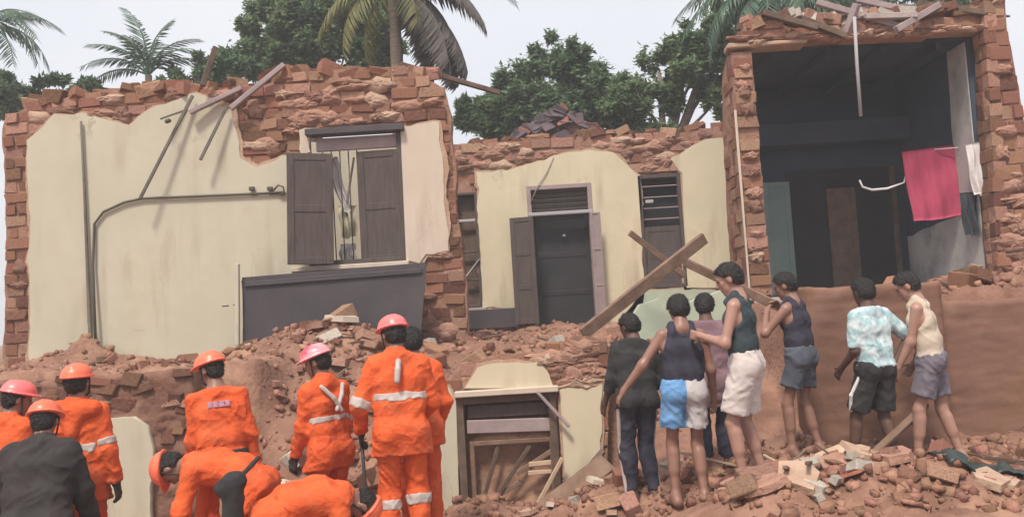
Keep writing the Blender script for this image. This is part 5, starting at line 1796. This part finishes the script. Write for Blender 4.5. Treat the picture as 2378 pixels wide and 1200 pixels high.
    def head(s):
        k = s.k
        r, f, u = s.hf
        A = np.array([r, f, u])
        L = lambda x, y, z: s.hc + k * (r * x + f * y + u * z)
        return [ell(L(0, -.008, .028), (.076 * k, .094 * k, .088 * k), A), ell(L(0, .026, -.045), (.056 * k, .068 * k, .072 * k), A),
                cap(L(0, .092, .012), L(0, .108, -.024), .009 * k, .014 * k), cap(L(-.032, .078, .03), L(.032, .078, .03), .014 * k, .014 * k),
                cap(L(-.02, .082, -.06), L(.02, .082, -.06), .011 * k, .011 * k), cap(L(-.01, .068, -.096), L(.01, .068, -.096), .02 * k, .02 * k),
                ell(L(-.076, -.006, -.006), (.012 * k, .021 * k, .034 * k), A), ell(L(.076, -.006, -.006), (.012 * k, .021 * k, .034 * k), A),
                cap(L(-.042, .058, -.012), L(-.036, .066, -.03), .02 * k, .016 * k), cap(L(.042, .058, -.012), L(.036, .066, -.03), .02 * k, .016 * k),
                cap(s.neck - s.cf[2] * .02 * k, L(0, -.012, -.06), .056 * k, .05 * k)]

class Person:
    def __init__(s, fig, label, skin='skin', name='person', group=None, body_h=0.011, seed=1):
        s.f = fig
        s.seed = seed
        s.root = tag(empty(name, Vector(fig.base)), label, 'person', group)
        f = fig
        groups = [(f.torso() + sum([f.leg(q) + f.foot(q) + f.arm(q) for q in (-1, 1)], []), [], .035 * f.k, 0.0),
                  (f.head(), [], .016 * f.k, 0.0), (f.hand(-1), [], .008, 0.0), (f.hand(1), [], .008, 0.0)]
        V, F = sdf_mesh(groups, body_h, .02)
        V = relax(V, F, 1, .4)
        np_mesh('body', V, F, M[skin], s.root, True)
        k = f.k
        for q in (-1, 1):
            c = f.hc + k * (q * .032 * f.hf[0] + .083 * f.hf[1] + .010 * f.hf[2])
            s.add('eye', [([ell(c, (.012 * k, .008 * k, .007 * k), np.array(f.hf))], [], .01, 0)], .004, 'eye')
    def add(s, name, groups, h, m, noise=None, k_join=0.02, post=None):
        V, F = sdf_mesh(groups, h, k_join, noise, post)
        if len(V) == 0: return None
        if noise: V = relax(V, F, 2, .45)
        return np_mesh(name, V, F, M[m], s.root, True)
    def hair(s, thick=0.012, low=-0.028):
        f, k = s.f, s.f.k
        r, fw, u = f.hf
        A = np.array([r, fw, u])
        c = f.hc + k * (-.010 * fw + .030 * u)
        n = unit(0.80 * fw - 0.62 * u)
        def ears(D, X, Y, Z):
            for q in (-1, 1):
                e = f.hc + k * (q * .085 * r + .004 * fw - .012 * u)
                D = np.maximum(D, .036 * k - np.sqrt((X - e[0]) ** 2 + (Y - e[1]) ** 2 + (Z - e[2]) ** 2))
            near = np.abs(D) < .03
            x, y, z = X[near], Y[near], Z[near]
            D[near] += (.0045 * vnoise(x * 90, y * 90, z * 90, s.seed) + .004 * vnoise(x * 160, y * 160, z * 160, s.seed + 3) + .004 * vnoise(x * 20, y * 20, z * 20, s.seed + 5)).astype(np.float32)
            return D
        ho = s.add('hair', [([ell(c, (.077 * k, .095 * k, .089 * k), A), ell(f.hc + k * (-.034 * fw - .012 * u), (.066 * k, .066 * k, .07 * k), A)],
                        [(f.hc + k * (.040 * fw + .035 * u), n), (f.hc + k * u * (low - .02), unit(-u + .35 * fw))], .02, thick)], .006, 'hair', None, .02, ears)
        # short strands standing off the surface
        me = ho.data
        V = np.empty(len(me.vertices) * 3, dtype=np.float32)
        me.vertices.foreach_get('co', V)
        V = V.reshape(-1, 3).astype(np.float64)
        g = np.random.default_rng(s.seed)
        n = 3200
        q = V[g.integers(0, len(V), n)]
        d = q - (f.hc + k * (-.01 * fw + .01 * u))
        d /= np.linalg.norm(d, axis=1)[:, None]
        d = d + g.normal(size=(n, 3)) * .45
        d /= np.linalg.norm(d, axis=1)[:, None]
        w = np.cross(d, g.normal(size=(n, 3)))
        w /= np.linalg.norm(w, axis=1)[:, None]
        L = g.uniform(.006, .015, n)[:, None]
        T = np.stack([q - d * .003 - w * .0016, q - d * .003 + w * .0016, q + d * L], 1).reshape(-1, 3)
        np_mesh('hair_strands', T, np.arange(3 * n).reshape(-1, 3), M['hair'], ho, False)['kind'] = 'stuff'
    def helmet(s, m='helmet', tilt=0.0):
        f, k = s.f, s.f.k
        r, fw, u = f.hf
        u2 = rodr(u, r, R(tilt)); f2 = rodr(fw, r, R(tilt))
        A = np.array([r, f2, u2])
        c = f.hc + k * (.055 * u2 - .004 * f2)
        dome = [ell(c, (.108 * k, .128 * k, .098 * k), A), cap(c + u2 * .088 * k - f2 * .08 * k - u2 * .018 * k, c + u2 * .082 * k + f2 * .07 * k - u2 * .012 * k, .014 * k, .014 * k)]
        brim = [ell(c - u2 * .006 * k + f2 * .016 * k, (.124 * k, .158 * k, .012 * k), A)]
        s.add('helmet', [(dome, [(c - u2 * .008 * k, -u2)], .012, 0.0), (brim, [], .01, 0.0)], .0085, m, None, .01)
        # chin strap
        pts = [f.hc + k * (q * .088 * r + f2 * .01 + u2 * .03) for q in (-1, 1)]
        mid = f.hc + k * (f2 * .05 - u2 * .13)
        s.add('chin_strap', [([cap(pts[0], f.hc + k * (-.07 * r + f2 * .04 - u2 * .08), .007, .007), cap(f.hc + k * (-.07 * r + f2 * .04 - u2 * .08), mid, .007, .007),
                               cap(pts[1], f.hc + k * (.07 * r + f2 * .04 - u2 * .08), .007, .007), cap(f.hc + k * (.07 * r + f2 * .04 - u2 * .08), mid, .007, .007)], [], .006, 0)], .006, 'black')
    # ---- clothing
    def torso_groups(s, infl, hem, neck=0.03, flare=0.02, arms=None, arm_infl=None):
        """hem: metres below the hip joint (negative: above) along the pelvis axis"""
        f, k = s.f, s.f.k
        pr, pf, pu = f.pf
        hp = f.P - pu * hem * k
        T = f.torso()[:11]
        if hem > 0.02:
            for q in (-1, 1):
                a = f.hip[q] - pf * .015 * k
                e = f.hip[q] + (f.kn[q] - f.hip[q]) * min(.9, hem / .425) 
                T.append(cap(a, e, .086 * k, (.08 + flare) * k))
            T.append(cap(f.P, (f.hip[-1] + f.hip[1]) / 2 + ((f.kn[-1] + f.kn[1]) / 2 - (f.hip[-1] + f.hip[1]) / 2) * min(.9, hem / .425), .088 * k, .09 * k))
        g = [(T, [(hp, -pu), (f.neck + f.cf[2] * neck * k, f.cf[2])], .05 * k, infl)]
        if arms:
            ai = arm_infl if arm_infl is not None else infl
            for q in (-1, 1):
                t = arms if not isinstance(arms, dict) else arms[q]
                if t <= 0: continue
                P = f.arm(q, t)
                d = unit(f.el[q] - f.sh[q]) if t <= 1 else unit(f.wr[q] - f.el[q])
                e = f.sh[q] + (f.el[q] - f.sh[q]) * t if t <= 1 else f.el[q] + (f.wr[q] - f.el[q]) * (t - 1)
                g.append((P, [(e, d)], .04 * k, ai))
        return g
    def jacket(s, m='orange', infl=.03, hem=.22, arms=1.96, collar=True, name='jacket', noise=(.013, 8, 0)):
        f, k = s.f, s.f.k
        g = s.torso_groups(infl, hem, .0, .03, arms)
        if collar:
            n0 = f.shc + f.cf[2] * .02 * k
            g.append(([cap(n0, f.neck + f.cf[2] * .034 * k, .084 * k, .070 * k)], [(f.neck + f.cf[2] * .038 * k, f.cf[2])], .03, 0.0))
        s.jg = (infl, hem, arms)
        s.jn = noise
        return s.add(name, g, .0105, m, (noise[0], noise[1], s.seed), .035)
    def band_torso(s, z, w=.055, infl=None, m='band', name='reflective_band', hem=.30, extra=.006):
        """ring round the torso, z metres above the hip joint along the spine"""
        f, k = s.f, s.f.k
        u = f.mf[2] if z > .1 else f.pf[2]
        c = f.P + (f.waist - f.P) * 0 + u * z * k
        i = (s.jg[0] if infl is None else infl) + extra
        g = s.torso_groups(i, hem, .0, .03, None)
        g[0] = (g[0][0], g[0][1] + [(c + u * w / 2 * k, u), (c - u * w / 2 * k, -u)], g[0][2], g[0][3])
        return s.add(name, g, .009, m, (s.jn[0], s.jn[1], s.seed))
    def seams(s):
        s.band_torso(.40, .009, m='seam', name='yoke_seam', extra=.003)
        s.band_torso(.10, .012, m='seam', name='waist_seam', extra=.003)
    def band_arm(s, q, t, w=.05, m='band'):
        f, k = s.f, s.f.k
        a, b = (f.sh[q], f.el[q]) if t <= 1 else (f.el[q], f.wr[q])
        d = unit(b - a)
        c = a + (b - a) * (t if t <= 1 else t - 1)
        return s.add('sleeve_band', [(f.arm(q), [(c + d * w / 2, d), (c - d * w / 2, -d)], .04 * k, s.jg[0] + .007)], .009, m, (s.jn[0], s.jn[1], s.seed))
    def band_leg(s, q, t, w=.06, m='band', infl=.038):
        f, k = s.f, s.f.k
        a, b = (f.hip[q], f.kn[q]) if t <= 1 else (f.kn[q], f.an[q])
        d = unit(b - a)
        c = a + (b - a) * (t if t <= 1 else t - 1)
        return s.add('leg_band', [(f.leg(q), [(c + d * w / 2, d), (c - d * w / 2, -d)], .04 * k, s.tr_infl + .007)], .009, m, (s.tn[0], s.tn[1], s.seed + 4))
    def strap(s, pts, r=.018, m='band', name='reflective_strap'):
        """tape over the jacket: pts = list of (right, forward, up) in the chest frame from the chest centre"""
        f, k = s.f, s.f.k
        P = [f.chest + k * (f.cf[0] * a + f.cf[1] * b + f.cf[2] * c) for a, b, c in pts]
        return s.add(name, [([cap(a, b, r, r) for a, b in zip(P, P[1:])], [], .01, 0)], .008, m)
    def trousers(s, m='orange_deep', infl=.022, t1=1.93, name='trousers', top=.10, noise=(.013, 9)):
        f, k = s.f, s.f.k
        pu = f.pf[2]
        g = [(f.torso()[3:6] + f.torso()[9:11], [(f.P + pu * top * k, pu)], .05 * k, min(infl, .024))]
        for q in (-1, 1):
            if t1 > 1:
                e = f.kn[q] + (f.an[q] - f.kn[q]) * (t1 - 1); d = unit(f.an[q] - f.kn[q])
            else:
                e = f.hip[q] + (f.kn[q] - f.hip[q]) * t1; d = unit(f.kn[q] - f.hip[q])
            L = f.leg(q, 0, t1)
            if t1 <= 1.0:
                L = [cap(f.hip[q], e, .055 * k, .072 * k)] + L
            g.append((L, [(e, d)], .04 * k, infl))
        s.tr_infl = infl
        s.tn = noise
        return s.add(name, g, .0105, m, (noise[0], noise[1], s.seed + 4), .02)
    def wrap(s, m, down=.5, infl=.02, name='wrap_skirt'):
        """cloth wound round both legs"""
        f, k = s.f, s.f.k
        pu = f.pf[2]
        P = f.torso()[3:6]
        t = min(1.6, down / .425)
        g = []
        for q in (-1, 1):
            P = P + f.leg(q, 0, t)
        mid0 = (f.hip[-1] + f.hip[1]) / 2
        kk = (f.kn[-1] + f.kn[1]) / 2
        P.append(cap(mid0, mid0 + (kk - mid0) * min(1, t), .10 * k, .085 * k))
        end = f.P - s.f.U * (down + .04) * k
        return s.add(name, [(P, [(f.P + pu * .11 * k, pu), (end, -s.f.U)], .06 * k, infl)], .012, m, (.012, 10, s.seed + 7))
    def tank(s, m, hem=.05, infl=.012, name='tank_top'):
        f, k = s.f, s.f.k
        r, fw, u = f.cf
        g = s.torso_groups(infl, hem, .0, .01, None)
        cuts = g[0][1] + [(f.shc + u * .035 * k, u)]
        for q in (-1, 1):
            cuts.append((f.shc + r * q * .118 * k, unit(r * q + u * .30)))
        g = [(g[0][0], cuts, g[0][2], g[0][3])]
        # straps over the shoulder
        for q in (-1, 1):
            g.append(([cap(f.shc + r * q * .085 * k + fw * .055 * k, f.shc + r * q * .075 * k + u * .05 * k, .022 * k, .022 * k),
                       cap(f.shc + r * q * .075 * k + u * .05 * k, f.shc + r * q * .085 * k - fw * .05 * k - u * .02 * k, .022 * k, .024 * k)], [], .02, .012))
        def scoop(D, X, Y, Z):
            for sg, rr, dn in ((1, .072, .02), (-1, .06, .045)):
                c = f.neck + fw * sg * .075 * k - u * dn * k * .6
                d = np.sqrt((X - c[0]) ** 2 + (Y - c[1]) ** 2 + (Z - c[2]) ** 2) - rr * k
                D = np.maximum(D, -d)
            return D
        return s.add(name, g, .009, m, (.006, 9, s.seed), .02, scoop)
    def tshirt(s, m, hem=.08, infl=.02, arms=.62, name='t_shirt'):
        f = s.f
        g = s.torso_groups(infl, hem, .0, .02, arms)
        s.jg = (infl, hem, arms)
        return s.add(name, g, .0115, m, (.009, 10, s.seed), .03)
    def belt(s, m='black', z=.06, infl=.03, w=.05):
        f, k = s.f, s.f.k
        pu = f.pf[2]
        c = f.P + pu * z * k
        return s.add('belt', [(f.torso()[2:6] + f.torso()[9:11], [(c + pu * w / 2, pu), (c - pu * w / 2, -pu)], .05 * k, infl)], .010, m)
    def boots(s):
        f = s.f
        for q in (-1, 1):
            s.add('boot', [(f.foot(q, .012) + [cap(f.an[q], f.an[q] + unit(f.kn[q] - f.an[q]) * .12, .052 * f.k, .056 * f.k)], [(f.base * 0 + f.an[q] - f.U * .088 * f.k, -f.U)], .02, 0)], .012, 'boot')
    def gloves(s):
        for q in (-1, 1):
            s.add('glove', [(s.f.hand(q, .004) + [cap(s.f.wr[q], s.f.wr[q] - unit(s.f.wr[q] - s.f.el[q]) * .05, .034, .038)], [], .008, 0)], .0075, 'glove')
    def sandals(s, m='sandal'):
        f, k = s.f, s.f.k
        for q in (-1, 1):
            fw = unit(f.F + q * 0.18 * f.Rt)
            low = f.an[q] - f.U * .075 * k
            A = np.array([np.cross(fw, f.U), fw, f.U])
            s.add('sandal', [([ell(low + fw * .055 * k, (.048 * k, .135 * k, .016), A)], [], .02, 0), ([cap(low + fw * .06 * k - f.Rt * .045 * k + f.U * .02, low + fw * .07 * k + f.U * .062 * k, .012, .012),
                              cap(low + fw * .07 * k + f.U * .062 * k, low + fw * .06 * k + f.Rt * .045 * k + f.U * .02, .012, .012)], [], .01, 0)], .008, m)

def stand(px, Y, dz=0.0):
    p = at(px, 900, Y)
    g = float(ground_z(np.array([p.x]), np.array([Y]), False)[0])
    return (p.x, Y, g + dz)

def crew():
    G = 'rescue crew in orange'
    # standing, back to the viewer, beside the mud wall
    b = at(180, 1000, 6.5)
    P = Person(Figure((b.x, 6.5, -0.30), 1.70, 4, lhand=(-.22, .12, .80), rhand=(.27, .03, .77), bulk=.93), 'helmeted worker seen from behind, grey band across his orange jacket, by the mud wall', group=G, seed=3, body_h=.013)
    P.helmet(); P.hair(.006); P.trousers(); P.jacket(infl=.02, hem=.21); P.seams(); P.band_torso(.20, .06); P.band_arm(-1, .75); P.band_arm(1, .75); P.gloves(); P.boots()
    f = P.f
    P.add('cape_flap', [([cap(f.shc - f.cf[0] * .14 - f.cf[1] * .06, f.shc + f.cf[0] * .14 - f.cf[1] * .06, .06, .06), cap(f.shc - f.cf[0] * .08 - f.cf[1] * .075, f.chest - f.cf[1] * .10 - f.cf[2] * .03, .055, .03),
                         cap(f.shc + f.cf[0] * .08 - f.cf[1] * .075, f.chest - f.cf[1] * .10 - f.cf[2] * .03, .055, .03)], [], .05, .008)], .011, 'orange', (.006, 11, 5))
    # lettered shirt, dark belt
    b = at(512, 1000, 6.6)
    P = Person(Figure((b.x, 6.6, -0.26), 1.70, 22, lean=8, head_lean=18, head_yaw=38, lhand=(-.20, .18, .78), rhand=(.27, .06, .77), side=-2, bulk=.92), 'worker in a lettered orange shirt with dark belt, head turned aside', group=G, seed=5, body_h=.013)
    P.helmet(); P.hair(.006); P.trousers(); P.jacket(infl=.015, hem=.02, arms=1.9, collar=False, name='shirt'); P.seams(); P.belt(z=.02, infl=.03, w=.07); P.gloves(); P.boots()
    f = P.f
    def letters(D, X, Y, Z):
        q = (X - f.chest[0]) * f.cf[0][0] + (Y - f.chest[1]) * f.cf[0][1] + (Z - f.chest[2]) * f.cf[0][2]
        z = (X - f.chest[0]) * f.cf[2][0] + (Y - f.chest[1]) * f.cf[2][1] + (Z - f.chest[2]) * f.cf[2][2]
        y = (X - f.chest[0]) * f.cf[1][0] + (Y - f.chest[1]) * f.cf[1][1] + (Z - f.chest[2]) * f.cf[1][2]
        box = np.maximum(np.maximum(np.abs(q) - .085, np.abs(z - .055) - .026), y + .02)
        gap = .006 - np.abs(((q + .0) / .0425) % 1.0 - 0.0) * .0425
        return np.maximum(np.maximum(D, box), gap)
    P.add('printed_lettering', [(P.torso_groups(.030, .02, .0, .0)[0][0], [], .05 * f.k, .030)], .007, 'lettering', (.011, 9, P.seed), .02, letters)
    # red and white helmet, crossed tape
    b = at(765, 1000, 6.7)
    P = Person(Figure((b.x, 6.7, -0.22), 1.66, 52, lean=6, head_lean=14, head_yaw=28, lhand=(-.18, .22, .84), rhand=(.21, .10, .80), bulk=.92), 'worker in a blotchy pink helmet with pale tape crossed on his orange jacket', group=G, seed=7, body_h=.013)
    P.helmet('helmet_red', -6); P.hair(.006); P.trousers(); P.jacket(infl=.018, hem=.17); P.seams(); P.band_torso(.22, .05); P.band_arm(1, .85); P.gloves(); P.boots()
    P.strap([(.13, -.07, .13), (.05, -.135, .04), (-.02, -.15, -.06)]); P.strap([(-.10, -.09, .13), (-.03, -.14, .03), (.02, -.15, -.07)])
    P.band_leg(1, 1.35); P.band_leg(-1, 1.35)
    # tall worker with the pole
    b = at(932, 1000, 6.45)
    P = Person(Figure((b.x, 6.45, -0.13), 1.76, 12, lean=8, head_lean=14, head_yaw=20, lhand=(-.28, .16, .90), rhand=(.14, .26, .94), rpole=(.6, -.7, 0), lpole=(-.45, -.9, 0), bulk=.93), 'tall helmeted worker in orange jacket and trousers holding a dark pole', group=G, seed=9, body_h=.013)
    P.helmet('helmet_pink'); P.hair(.008); P.trousers('orange'); P.jacket(infl=.022, hem=.20); P.seams(); P.band_torso(.22, .06); P.band_arm(-1, .95, .07); P.gloves(); P.boots()
    P.strap([(-.02, -.15, -.02), (-.01, -.145, .06), (.0, -.12, .12)], .022)
    P.band_leg(-1, 1.25, .07); P.band_leg(1, 1.2, .07)
    f = P.f
    w = f.base + f.wr[-1] + f.hand_d[-1] * .07
    o = tube_obj('pole', [Vector(w) + Vector((0.0, 0, .12)), Vector(w) + Vector((0.01, 0.02, -.5)), Vector((w[0] + .02, w[1] + .05, -.15))], .014, M['steel'])
    tag(o, 'dark straight pole held by the tall helmeted worker', 'pole')
    # bareheaded man just behind him
    b = at(972, 1000, 6.95)
    P = Person(Figure((b.x, 6.95, -0.12), 1.66, 14, lean=8, head_lean=16, lhand=(-.18, .2, .86), rhand=(.2, .2, .88), rpole=(.5, -.8, 0), bulk=.92), 'bareheaded orange worker mostly hidden behind the tall helmeted one', group=G, seed=19, body_h=.013)
    P.hair(.012); P.trousers(); P.jacket(infl=.02, hem=.18); P.band_torso(.2, .05); P.gloves(); P.boots()
    # cut by the picture edge
    b = at(4, 1000, 6.35)
    P = Person(Figure((b.x, 6.35, -0.34), 1.66, -20, lean=10, head_lean=16, head_yaw=-30), 'pink helmeted worker cut off by the edge of the picture', group=G, seed=11, body_h=.013)
    P.helmet('helmet_pink'); P.hair(.008); P.trousers(); P.jacket(infl=.024, hem=.18); P.seams(); P.band_torso(.2, .05); P.gloves(); P.boots()
    # stooping with the backpack
    b = at(92, 1100, 5.85)
    P = Person(Figure((b.x, 5.85, -0.43), 1.70, 14, pelvis=(0, -.08, .88), lean=22, head_lean=20, lhand=(-.30, .25, .62), rhand=(.30, .25, .66), lfoot=(-.14, .08, .075), rfoot=(.14, -.1, .075)), 'stooping helmeted worker in a dark jacket and orange trousers by the picture edge', group=G, seed=13, body_h=.013)
    P.helmet('helmet'); P.hair(.006); P.trousers(); P.jacket('backpack', infl=.035, hem=.16); P.gloves(); P.boots()
    # two bent right over
    b = at(556, 1100, 6.0)
    P = Person(Figure((b.x + .02, 6.0, -0.28), 1.62, 88, pelvis=(0, -.10, .88), bulk=.93, lean=86, head_lean=92, lhand=(-.24, .52, .28), rhand=(.22, .50, .30), lfoot=(-.15, .0, .075), rfoot=(.15, -.06, .075), lpole=(-.4, -.2, .2), rpole=(.4, -.2, .2)), 'worker bent right over to the rubble, orange helmet hanging low', group=G, seed=15, body_h=.013)
    P.helmet('helmet'); P.hair(.012); P.trousers(); P.jacket(infl=.02, hem=.10); P.seams(); P.gloves(); P.boots()
    b = at(652, 1100, 5.6)
    P = Person(Figure((b.x, 5.6, -0.40), 1.62, -66, pelvis=(0, -.06, .86), lean=98, head_lean=140, lhand=(-.22, .42, .16), rhand=(.22, .38, .14), lfoot=(-.16, .0, .075), rfoot=(.16, -.04, .075), lpole=(-.4, -.2, .2), rpole=(.4, -.2, .2), bulk=.96), 'orange worker bent double, his rounded back towards the viewer', group=G, seed=17, body_h=.013)
    P.helmet('helmet'); P.hair(.008); P.trousers('orange'); P.jacket(infl=.024, hem=.12); P.seams(); P.band_leg(1, 1.3); P.gloves(); P.boots()
    # black bag between them
    c = np.array(at(536, 1168, 5.5))
    bg = tag(empty('shoulder_bag', Vector(c - np.array([0, 0, .25]))), 'black shoulder bag hanging between the two bent workers', 'bag')
    V, F = sdf_mesh([([cap(c + [-.06, 0, -.3], c + [.06, 0, -.3], .06, .06), cap(c + [-.05, 0, .1], c + [.06, 0, .14], .045, .045), cap(c + [0, 0, -.28], c + [.02, 0, .14], .075, .06)], [], .05, 0)], .012, .03, (.01, 9, 3))
    np_mesh('bag_body', V - (c - [0, 0, .25]), F, M['black'], bg, True)
    e = np.array(at(600, 1062, 5.72))
    V, F = sdf_mesh([([cap(c + [.03, 0, .08], (c + e) / 2 + [-.02, 0, .03], .016, .016), cap((c + e) / 2 + [-.02, 0, .03], e, .016, .016)], [], .01, 0)], .009, .02)
    np_mesh('bag_strap', V - (c - [0, 0, .25]), F, M['black'], bg, True)

def bystanders():
    G = 'bystanders on the rubble'
    # black shirt, striped track trousers
    b = stand(1478, 7.45)
    P = Person(Figure((b[0], 7.45, -.04), 1.60, 18, lean=14, side=8, head_lean=24, head_yaw=20, lhand=(-.22, .24, .88), rhand=(.22, .26, .92), lfoot=(-.09, .05, .075), rfoot=(.10, -.02, .075), bulk=.9), 'person in black shirt and dark track trousers with a white side stripe', 'skin_dark', group=G, seed=21)
    P.hair(.013); P.trousers('navy', .022, 1.95); P.tshirt('black', .10, .022, 1.5); P.sandals()
    f = P.f
    k = f.k
    for q in (-1, 1):
        o = f.Rt * q
        P.add('stripe', [([cap(f.hip[q] + o * .098 * k, f.kn[q] + o * .071 * k, .018, .018), cap(f.kn[q] + o * .071 * k, f.an[q] + o * .055 * k, .018, .016)], [], .01, 0)], .008, 'band')
    # navy tank top, blue and white shorts
    b = stand(1588, 7.0)
    P = Person(Figure((b[0], 7.0, .01), 1.67, 3, side=3, lean=5, head_lean=26, lhand=(-.56, .06, .86), rhand=(.27, .10, .84), lpole=(-.4, -.6, -.6), lfoot=(-.12, .03, .075), rfoot=(.10, -.04, .075), bulk=.9), 'man in a navy tank top and half blue half white shorts, arm stretched out', 'skin', group=G, seed=23, body_h=.009)
    P.hair(.014, -.036); P.trousers('split_shorts', .026, .62, 'shorts', .09); P.tank('navy', -.045, .012)
    # plum shirt, dark trousers, between the two
    b = stand(1652, 7.65)
    P = Person(Figure((b[0], 7.65, .05), 1.63, -8, lean=8, head_lean=22, lhand=(-.26, .08, .78), rhand=(.27, .06, .76), bulk=.9), 'dark haired person in a loose plum shirt and dark trousers, half hidden', 'skin_dark', group=G, seed=25)
    P.hair(.013); P.trousers('navy', .025, 1.95); P.jacket('plum', .028, .26, .9, False, 'shirt'); P.sandals()
    f = P.f
    P.add('stripe', [([cap(f.hip[1] + f.Rt * .1, f.kn[1] + f.Rt * .074, .016, .016), cap(f.kn[1] + f.Rt * .074, f.an[1] + f.Rt * .06, .016, .014)], [], .01, 0)], .008, 'band')
    # tall man in dark tank top and white shorts, profile
    b = stand(1735, 6.75)
    P = Person(Figure((b[0], 6.75, .19), 1.71, 62, lean=3, head_lean=22, head_yaw=12, lhand=(-.12, .30, 1.16), rhand=(.10, .34, 1.12), lpole=(-.6, -.5, -1), rpole=(.6, -.5, -1), lfoot=(-.10, .05, .075), rfoot=(.11, -.05, .075), bulk=.9), 'tall man in a dark tank top and white shorts, forearms raised', 'skin_pale', group=G, seed=27, body_h=.009)
    P.hair(.013, -.026); P.trousers('white_shorts', .034, .82, 'shorts', .10); P.tank('teal_navy', -.05, .014)
    # arms up to the face
    b = stand(1866, 7.7)
    P = Person(Figure((b[0], 7.7, .20), 1.62, 48, lean=6, head_lean=20, head_yaw=15, lhand=(-.10, .26, 1.34), rhand=(.14, .24, 1.38), lpole=(-.8, .1, -1), rpole=(.9, .0, -1), lfoot=(-.12, .10, .075), rfoot=(.12, -.06, .075), bulk=.9), 'man in navy tank top and slate shorts raising his hands to his face', 'skin', group=G, seed=29, body_h=.009)
    P.hair(.013, -.03); P.trousers('grey_shorts', .026, .60, 'shorts', .09); P.tank('navy', -.045, .012)
    # teal patterned shirt
    b = stand(2036, 7.55)
    P = Person(Figure((b[0], 7.55, .06), 1.66, 22, lean=3, head_lean=14, lhand=(-.20, .20, .92), rhand=(.22, -.02, .96), rpole=(1, -.35, .1), lfoot=(-.20, .14, .075), rfoot=(.12, -.06, .075), lknee=(-.35, 1, 0), bulk=.9), 'man in a teal and white patterned shirt and black shorts, hand on hip', 'skin_dark', group=G, seed=31, body_h=.009)
    P.hair(.013); P.trousers('black', .03, .86, 'shorts', .05); P.jacket('pattern', .022, .0, .92, False, 'shirt', (.010, 10, 0))
    f = P.f
    P.add('white_hem', [([cap(f.hip[-1] - f.Rt * .10 - f.U * .05, f.hip[-1] + (f.kn[-1] - f.hip[-1]) * .5 - f.Rt * .12, .014, .016), cap(f.hip[-1] + (f.kn[-1] - f.hip[-1]) * .5 - f.Rt * .12, f.hip[-1] + (f.kn[-1] - f.hip[-1]) * .84 - f.Rt * .08, .016, .016)], [], .01, 0)], .008, 'white_cloth')
    P.sandals()
    # bare shoulders, beige cloth, blue-grey shorts
    b = stand(2168, 7.6)
    P = Person(Figure((b[0], 7.6, .08), 1.69, 58, lean=10, head_lean=30, head_yaw=8, lhand=(-.16, .26, .84), rhand=(.16, .16, .88), lfoot=(-.11, .16, .075), rfoot=(.11, -.16, .075), bulk=.9), 'bare shouldered man in a beige vest and blue grey shorts by the plinth', 'skin_pale', group=G, seed=33, body_h=.009)
    P.hair(.013, -.03); P.trousers('blue_grey', .028, .70, 'shorts', .05)
    P.tank('beige', -.03, .016, 'vest')
    P.sandals()
crew()
bystanders()
